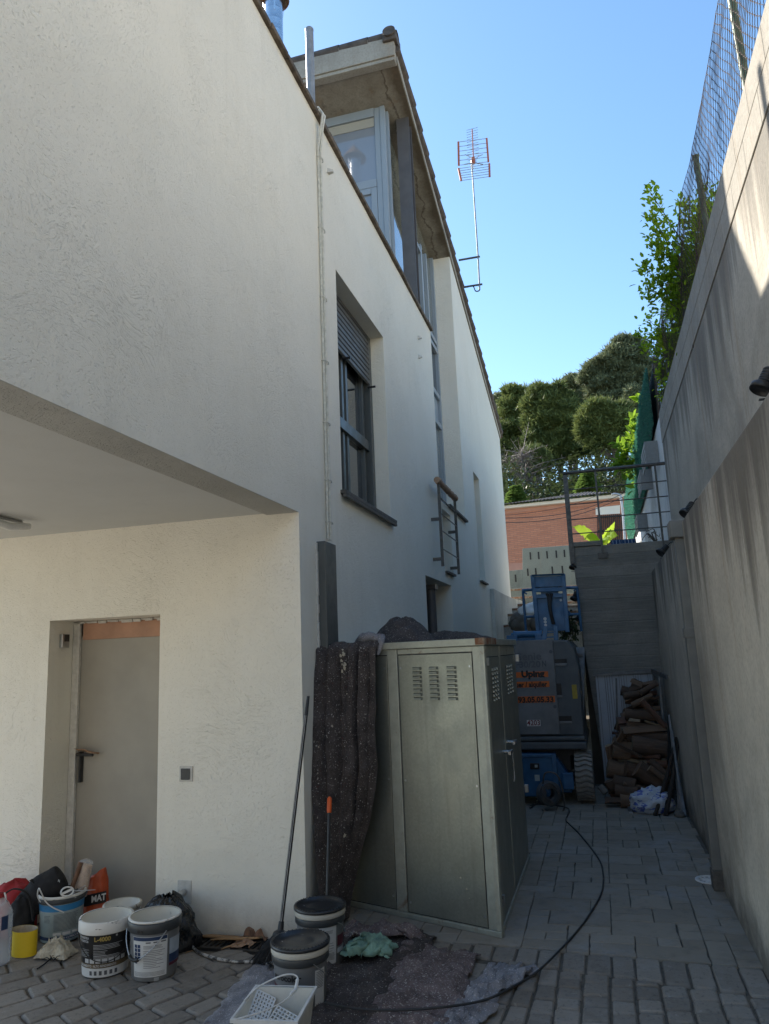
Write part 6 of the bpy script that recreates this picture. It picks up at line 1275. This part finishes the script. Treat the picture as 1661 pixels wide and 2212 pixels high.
# street lamp and wires
sl2 = thing('street_lamp', 'slim grey street lamp in front of brick house', 'street lamp', B(1105, 1580, 23.0)); b = MB(); b.tube(smooth([B(1108, 1640, 23), B(1092, 1400, 23), B(1075, 1275, 23), B(1062, 1252, 23), B(1020, 1245, 23)]), .035, 8); b.build('pole', 'street_metal', sl2)
b = MB(); b.tube([B(1030, 1245, 23), B(1008, 1252, 23)], [.06, .09], 10, flat=.4); b.build('lamp_head', 'street_metal', sl2)
for i, ((x0, y0), (x1, y1), lab) in enumerate((((200, 1460), (1150, 1240), 'lowest overhead wire in front of brick house'), ((200, 1425), (1150, 1215), 'middle overhead wire in front of brick house'), ((200, 1405), (1150, 1130), 'upper thin overhead wire crossing brick house roof'))):
    b = MB(); p, q = B(x0, y0, 18), B(x1, y1, 23); b.tube([p.lerp(q, k/12)-Vector((0, 0, .25*sin(pi*k/12))) for k in range(13)], .009 if i < 2 else .006, 5); tag(b.build('overhead_wire', 'hose_rubber'), lab, 'wire')
b = MB(); b.quad((1.25, -8, 4.25), (60, -8, 4.25), (60, 28, 4.25), (1.25, 28, 4.25)); struct('garden_ground', b, 'dry_soil')
nh = thing('added_bounce_house', 'added unseen cream house beyond the garden wall bouncing sunlight onto the facade', 'house', (9, 0, 4.25))  # unseen house added as a sunlit surface that warms the facade by bounce
b = MB(); holed(b, lambda y, z, d: Vector((8+d, y, z)), (-9, 9), (4.25, 10.6), [(-6.5, -5.2, 5.2, 6.6, .15), (-1.5, -.2, 5.2, 6.6, .15), (4, 5.3, 5.2, 6.6, .15), (-6.5, -5.2, 8.1, 9.5, .15), (-1.5, -.2, 8.1, 9.5, .15), (4, 5.3, 8.1, 9.5, .15)]); b.quad((8, -9, 4.25), (8, -9, 10.6), (16, -9, 10.6), (16, -9, 4.25)); b.quad((8, 9, 4.25), (16, 9, 4.25), (16, 9, 10.6), (8, 9, 10.6)); b.build('wall', 'bounce_house_render', nh)
b = MB(); b.prism([(7.5, 10.6), (12, 12.2), (16.5, 10.6)], lambda p: Vector((p[0], -9.4, p[1])), lambda p: Vector((p[0], 9.4, p[1]))); b.build('roof', 'far_roof_tile', nh)
for y in (-5.85, -.85, 4.65):
    for z in (5.9, 8.8): b = MB(); b.box(8.12, 8.15, y-.66, y+.66, z-.71, z+.71); b.build('window', 'dark_glass', nh)
# hill with pines
b = MB(); random.seed(19)
hz_ = lambda x, y: 2.5+max(0, min(1, (y-29)/33))*12.6+.8*fbm(x*.08, y*.08, 2)-max(0, y-64)*.05
b.grid(lambda u, v: Vector((lerp(-70, 90, u), lerp(27.5, 140, v), hz_(lerp(-70, 90, u), lerp(27.5, 140, v)) if lerp(27.5, 140, v) > 28 else 2.5)), 60, 60); struct('hill', b, 'hill_earth')
b = MB(); b.quad((-60, 18.5, 2.0), (1.2, 22, 2.6), (1.2, 30, 2.6), (-60, 30, 2.0)); struct('upper_ground', b, 'earth')
def pine(label, crown, Y, trunk_x, mat='pine_needles', dens=1.0, tm='pine_bark', lob=None, size=.42):
    """crown: list of (x, y, rx, ry) in the zoomed photograph, at depth Y"""
    pts = [(B(x, y, Y), 1.15*abs(B(x+rx, y, Y).x-B(x, y, Y).x), 1.15*abs(B(x, y-ry, Y).z-B(x, y, Y).z)) for x, y, rx, ry in crown]
    bx = B(*trunk_x, Y); base = Vector((bx.x, Y, hz_(bx.x, Y)-.3)); t = thing('pine_tree', label, 'tree', base, 'pines on the hill')
    cz = sum((p for p, _, _ in pts), Vector())/len(pts); tb = MB(); b = MB()
    ht_ = max(p.z for p, _, _ in pts); mid = base.lerp(cz, .55)+Vector((random.uniform(-.5, .5), 0, 0)); tr = smooth([base, mid, cz, Vector((cz.x, Y, ht_))], 5); tb.tube(tr, [.26-.21*i/(len(tr)-1) for i in range(len(tr))], 8)
    for p, rx, rz in list(pts):
        for _ in range(4):
            a_ = random.uniform(-.5, pi+.5); k_ = random.uniform(.25, .55); pts.append((p+Vector((cos(a_)*rx*.95, random.uniform(-.5, .5), sin(a_)*rz*.95))*1.0, rx*k_, rz*k_*.8))
    for p, rx, rz in pts:
        s = tr[random.randrange(len(tr)//3, len(tr)-2)]; 
        if s.z > p.z: s = tr[len(tr)//3]
        tb.tube(smooth([s, s.lerp(p, .5)+Vector((0, 0, -.2)), p], 4), [.10-.07*i/8 for i in range(9)], 5)
        for q in range(8):                               # irregular boughs, each a shell of needle tufts
            while True:
                d = Vector((random.gauss(0, 1), random.gauss(0, 1), random.gauss(.15, 1))).normalized()
                if d.y < .55: break
            r = random.uniform(.3, 1.15); sc_ = p+Vector((d.x*rx*r, d.y*rx*r*.8, d.z*rz*r)); sx_, sz_ = rx*random.uniform(.22, .62), rz*random.uniform(.16, .42)
            if random.random() < .5: tb.tube([sc_, p-Vector((0, 0, rz*.3))], [.02, .06], 4, False)
            for c in range(int(34*dens)):
                e = Vector((random.gauss(0, 1), random.gauss(0, 1), random.gauss(.25, .9))).normalized(); rr = random.uniform(.3, 1.0)+abs(random.gauss(0, .22)); cc = sc_+Vector((e.x*sx_*rr, e.y*sx_*rr, e.z*sz_*rr))
                for h in range(13):
                    a = (e*.7+Vector((random.gauss(0, .6), random.gauss(0, .6), random.gauss(.35, .5)))).normalized()*size*random.uniform(.6, 1.25); s_ = a.cross(Vector((random.random()-.5, random.random()-.5, random.random()-.5))).normalized()*size*.13; o = cc+Vector((random.gauss(0, .19), random.gauss(0, .19), random.gauss(0, .12)))
                    b.add([o-s_, o+s_, o+a], [(0, 1, 2)], False)
    tb.build('trunk', tm, t); b.build('crown', mat, t); return t
PINES = [
 ('pine crown just above house roof edge at far left', [(170, 640, 60, 70), (150, 730, 60, 80)], 70, (190, 1000), 'pine_needles_grey'),
 ('rounded pine second from left beside house roof', [(330, 560, 90, 70), (260, 680, 90, 80), (380, 680, 80, 80), (290, 790, 90, 70), (330, 890, 90, 60), (250, 950, 70, 60)], 62, (300, 1100), 'pine_needles'),
 ('large full pine in front middle of the hill', [(560, 540, 100, 75), (470, 650, 80, 80), (620, 660, 95, 85), (520, 770, 110, 80), (680, 780, 95, 90), (500, 880, 80, 60), (620, 900, 90, 70), (470, 600, 60, 60), (560, 960, 90, 50), (700, 920, 80, 50)], 56, (640, 1120), 'pine_needles'),
 ('dark pine behind the large middle one', [(790, 460, 85, 70), (760, 580, 80, 80), (880, 580, 80, 80), (820, 660, 90, 60)], 66, (720, 1100), 'pine_needles_grey'),
 ('tallest pine with pale forked branches at upper right', [(1120, 200, 80, 70), (1010, 300, 110, 80), (1180, 300, 100, 90), (930, 390, 90, 70), (1080, 420, 110, 80), (1230, 430, 80, 100), (1010, 500, 100, 70), (1180, 540, 80, 60)], 60, (1060, 1000), 'pine_needles_grey'),
 ('lower bright pine at right near hedge screen', [(990, 640, 100, 55), (900, 710, 80, 55), (1060, 700, 85, 60), (980, 790, 105, 60), (880, 800, 60, 50), (1080, 800, 60, 50), (960, 865, 90, 40)], 52, (1010, 1010), 'pine_needles'),
 ('far pine filling the gap behind the middle pines', [(600, 700, 90, 60), (700, 640, 80, 60), (720, 760, 90, 60), (800, 820, 70, 50)], 76, (700, 1000), 'pine_needles_grey'),
 ('far pine low behind the left pines', [(300, 880, 90, 55), (420, 860, 80, 60), (220, 850, 70, 60)], 72, (330, 1050), 'pine_needles_grey'),
 ('far dark pine spreading low behind bright right pine', [(880, 880, 90, 45), (780, 900, 80, 55), (1010, 900, 80, 40), (850, 800, 90, 60), (960, 760, 90, 60)], 74, (930, 1000), 'pine_needles_grey'),
 ('far dark pine spreading low behind the largest pine', [(480, 960, 90, 45), (600, 900, 90, 60), (400, 930, 80, 50), (560, 830, 90, 60), (680, 860, 70, 60)], 74, (520, 1030), 'pine_needles_grey'),
 ('slender pine partly behind hedge screen at right', [(1230, 640, 60, 60), (1190, 560, 50, 50)], 58, (1205, 900), 'pine_needles_grey'),
 ('small pine low between the trunks at left', [(400, 1090, 70, 60), (440, 1010, 50, 50)], 50, (420, 1200), 'pine_needles')]
for lab, crown, Y, tx, m in PINES: pine(lab, crown, Y, tx, m)
for x, y, lab in ((700, 1020, 'bare slanting pine trunk against sky left of bright pine'), (900, 960, 'dark bare trunk under the bright pine'), (1330, 620, 'trunk showing beside green hedge screen')): pass
t = thing('dead_tree', 'leafless greyish dry tree among the pines at left', 'tree', B(370, 1260, 48), None); b = MB(); random.seed(3); base = B(370, 1270, 48); b.tube([base, B(360, 1100, 48), B(340, 940, 48)], [.10, .07, .02], 6)
for k in range(130):
    u = random.random(); p = base.lerp(B(345, 930, 48), .1+.85*u); d = Vector((random.gauss(0, 1), random.gauss(0, .6), random.gauss(.4, .6)))*random.uniform(.5, 1.5)*(1.15-.5*u); b.tube([p, p+d*.5+Vector((0, 0, .08)), p+d], [.03, .02, .008], 3, False)
    for q in range(3): e = p+d*random.uniform(.4, 1); b.tube([e, e+Vector((random.gauss(0, .35), random.gauss(0, .3), random.gauss(.1, .3)))], [.014, .006], 3, False)
b.build('trunk', 'dry_twig', t)
def conebush(name, label, px, Y, mat, n, s, cat='shrub', lean=0):
    (x, y0, y1, w_) = px; p0, p1 = B(x, y1, Y), B(x+lean, y0, Y); rw_ = abs(B(x+w_, y1, Y).x-p0.x); t = thing(name, label, cat, p0); b = MB(); c = MB(); c.tube([p0, p1], [.05, .01], 6)
    for k in range(n):
        u = random.random()**1.3; a = random.uniform(0, 2*pi); r = rw_*(1-u)**.8*random.uniform(.3, 1); p = p0.lerp(p1, u)+Vector((cos(a)*r, sin(a)*r, -.1*r)); d = Vector((cos(a), sin(a), random.uniform(-.2, .5))); leaf(b, p, d, s*random.uniform(.6, 1.3), Vector((0, 0, 1)))
    c.build('trunk', 'pine_bark', t); b.build('crown', mat, t)
conebush('young_conifer', 'light green young conifer above brick house roof', (830, 1085, 1215, 75), 34, 'conifer_light', 900, .26, 'tree'); conebush('round_shrub', 'rounded green shrub left of brick house roof', (300, 1195, 1345, 90), 30, 'conifer_light', 1500, .22)
b = MB(); random.seed(77)
for k in range(70000):
    x = random.uniform(-22, 16); y = random.uniform(34, 62); z = hz_(x, y)+min(1.7, abs(random.gauss(0, 1.0)))*(2.0+1.4*fbm(x*.25, y*.25, 4)); p = Vector((x, y, z)); leaf(b, p, Vector((random.gauss(0, 1), random.gauss(0, 1), random.gauss(.3, .5))), random.uniform(.16, .36), Vector((0, 0, 1)))
o = b.build('undergrowth', 'undergrowth'); tag(o, 'dark scrub covering the hillside under the pines', 'undergrowth', kind='stuff')
# juliet railing, aerial, flue and vent pole on the house
jr = thing('balcony_railing', 'small steel railing with paper-wrapped handrail fixed to facade', 'railing', (-1.75, 9.5, 2.75))
for y in (8.97, 10.08): b = MB(); b.box(-1.77, -1.735, y-.012, y+.012, 2.73, 3.78); b.box(-1.868, -1.77, y-.012, y+.012, 2.80, 2.84); b.box(-1.868, -1.77, y-.012, y+.012, 3.30, 3.34); b.build('post', 'rail_steel', jr)
for z in (2.95, 3.18, 3.40, 3.60): b = MB(); b.tube([(-1.752, 8.97, z), (-1.752, 10.08, z)], .008, 6); b.build('rail', 'rail_steel', jr)
b = MB(); pts = [Vector((-1.752+.008*fbm(k, 0, 1), lerp(8.88, 10.14, k/24), 3.80+.014*fbm(k*1.7, 3, 2))) for k in range(25)]; b.tube(pts, [.042+.018*fbm(k*2.1, 5, 5) for k in range(25)], 9); b.build('paper_wrap', 'paper', jr)
an = thing('tv_aerial', 'grille television aerial on mast bracketed to house wall', 'aerial', (-1.5, 12.6, 8.1)); YA = 12.7
def q2(x, y): return ((1700+x/2.767)/1.852, (450+y/2.766)/1.852)
def AN(x, y, Y=YA): return at(*q2(x, y), Y=Y)
b = MB(); b.tube([AN(605, 1960), AN(590, 1640), AN(518, 560)], [.016, .015, .012], 10); b.build('mast', 'dull_zinc', an)
for a, c in (((300, 1648), (608, 1594)), ((325, 1950), (635, 1900))): b = MB(); q = AN(*c); p = AN(*a); p.x = -1.868; p.y = q.y; b.bar(p, q, .03, .025); b.build('bracket', 'rail_steel', an)
b = MB(); b.tube(smooth([AN(325, 1915)+Vector((-.2, 0, 0)), AN(390, 1940), AN(470, 1932), AN(530, 1920), AN(560, 1975), AN(600, 1970), AN(608, 1930)]), .011, 6); b.build('coax_cable', 'hose_rubber', an)
def grille(name, tl, tr, bl_, br_, n):
    b = MB(); 
    for k in range(n): u = k/(n-1); b.tube([tl.lerp(bl_, u), tr.lerp(br_, u)], .0055, 5)
    g = b.build(name, 'zinc', an)
    for a, c in ((tl, bl_), (tr, br_)): b = MB(); b.bar(a, c, .035, .03); b.build('end_strip', 'aerial_orange', g)
grille('reflector', AN(370, 327, YA+.05), AN(683, 288, YA+.05), AN(375, 584, YA-.12), AN(702, 545, YA-.12), 6); grille('reflector', AN(372, 622, YA-.12), AN(712, 570, YA-.12), AN(400, 753, YA-.35), AN(716, 708, YA-.35), 6)
b = MB(); e0, e1 = AN(538, 560, YA-.02), AN(522, 188, YA+.9); b.tube([e0, e1], .012, 6); bo = b.build('boom', 'aerial_orange', an)
b = MB(); 
for k in range(13): p = e0.lerp(e1, .08+.92*k/12); b.tube([p-Vector((.115, 0, -.01)), p+Vector((.115, 0, .02))], .0045, 5)
b.build('director', 'zinc', bo)
b = MB(); p = AN(538, 540, YA-.05); b.box(p.x-.03, p.x+.03, p.y-.04, p.y+.03, p.z-.05, p.z+.07); b.build('balun_box', 'aerial_orange', an, bevel=.01)
b = MB(); 
for s in (-1, 1): b.tube(smooth([AN(540+s*15, 555, YA-.1), AN(540+s*40, 562, YA-.1), AN(540+s*105, 575, YA-.1)]), .010, 6); b.tube(smooth([AN(540+s*25, 555, YA-.1), AN(540+s*32, 500, YA-.1), AN(540+s*100, 465, YA-.1)]), .007, 6)
b.build('dipole', 'zinc', an)
b = MB(); b.tube([AN(525+18*cos(t*.6), 598+22*sin(t*.6), YA-.12) for t in range(24)], .006, 5); b.build('cable_coil', 'cable_white', an)
fl = thing('flue_pipe', 'shiny steel flue with conical cowl above terrace', 'flue', (-3, 7, ZC)); YF = 7.2
f0, f1 = at(597, 150, Y=YF), at(587, 22, Y=YF); f0.z = ZC-.1; f0.x = (f0.x+f1.x)/2; f1.x = f0.x; rr_ = .5*abs(at(607, 60, Y=YF).x-at(571, 60, Y=YF).x)
b = MB(); prof = []; z = f0.z
while z < f1.z: prof += [(rr_, z), (rr_, z+.12), (rr_*1.012, z+.128), (rr_*1.012, z+.135), (rr_, z+.14)]; z += .15
b.lathe(prof, (f0.x, YF, 0), 28); b.build('pipe', 'steel_bright', fl)
b = MB(); b.lathe([(.001, f1.z+.42), (rr_*1.75, f1.z+.16), (rr_*1.78, f1.z+.14), (rr_*1.7, f1.z+.14), (rr_*1.0, f1.z+.22)], (f0.x, YF, 0), 28); b.build('cowl', 'rusty_rim', fl)
for k in range(4): a = k*pi/2+.5; b = MB(); b.bar((f0.x+cos(a)*rr_, YF+sin(a)*rr_, f1.z-.1), (f0.x+cos(a)*rr_*1.3, YF+sin(a)*rr_*1.3, f1.z+.18), .02, .004); b.build('cowl_strut', 'steel_bright', fl)
b = MB(); p = at(668, 64, X=-1.99); b.tube([(p.x, p.y, ZC-.1), (p.x, p.y, p.z)], .036, 16); b.lathe([(.037, p.z-.02), (.039, p.z), (.03, p.z+.012), (.001, p.z+.014)], (p.x, p.y, 0), 16); tag(b.build('vent_pole', 'dull_zinc'), 'upright grey vent pole rising from terrace behind parapet', 'pole')
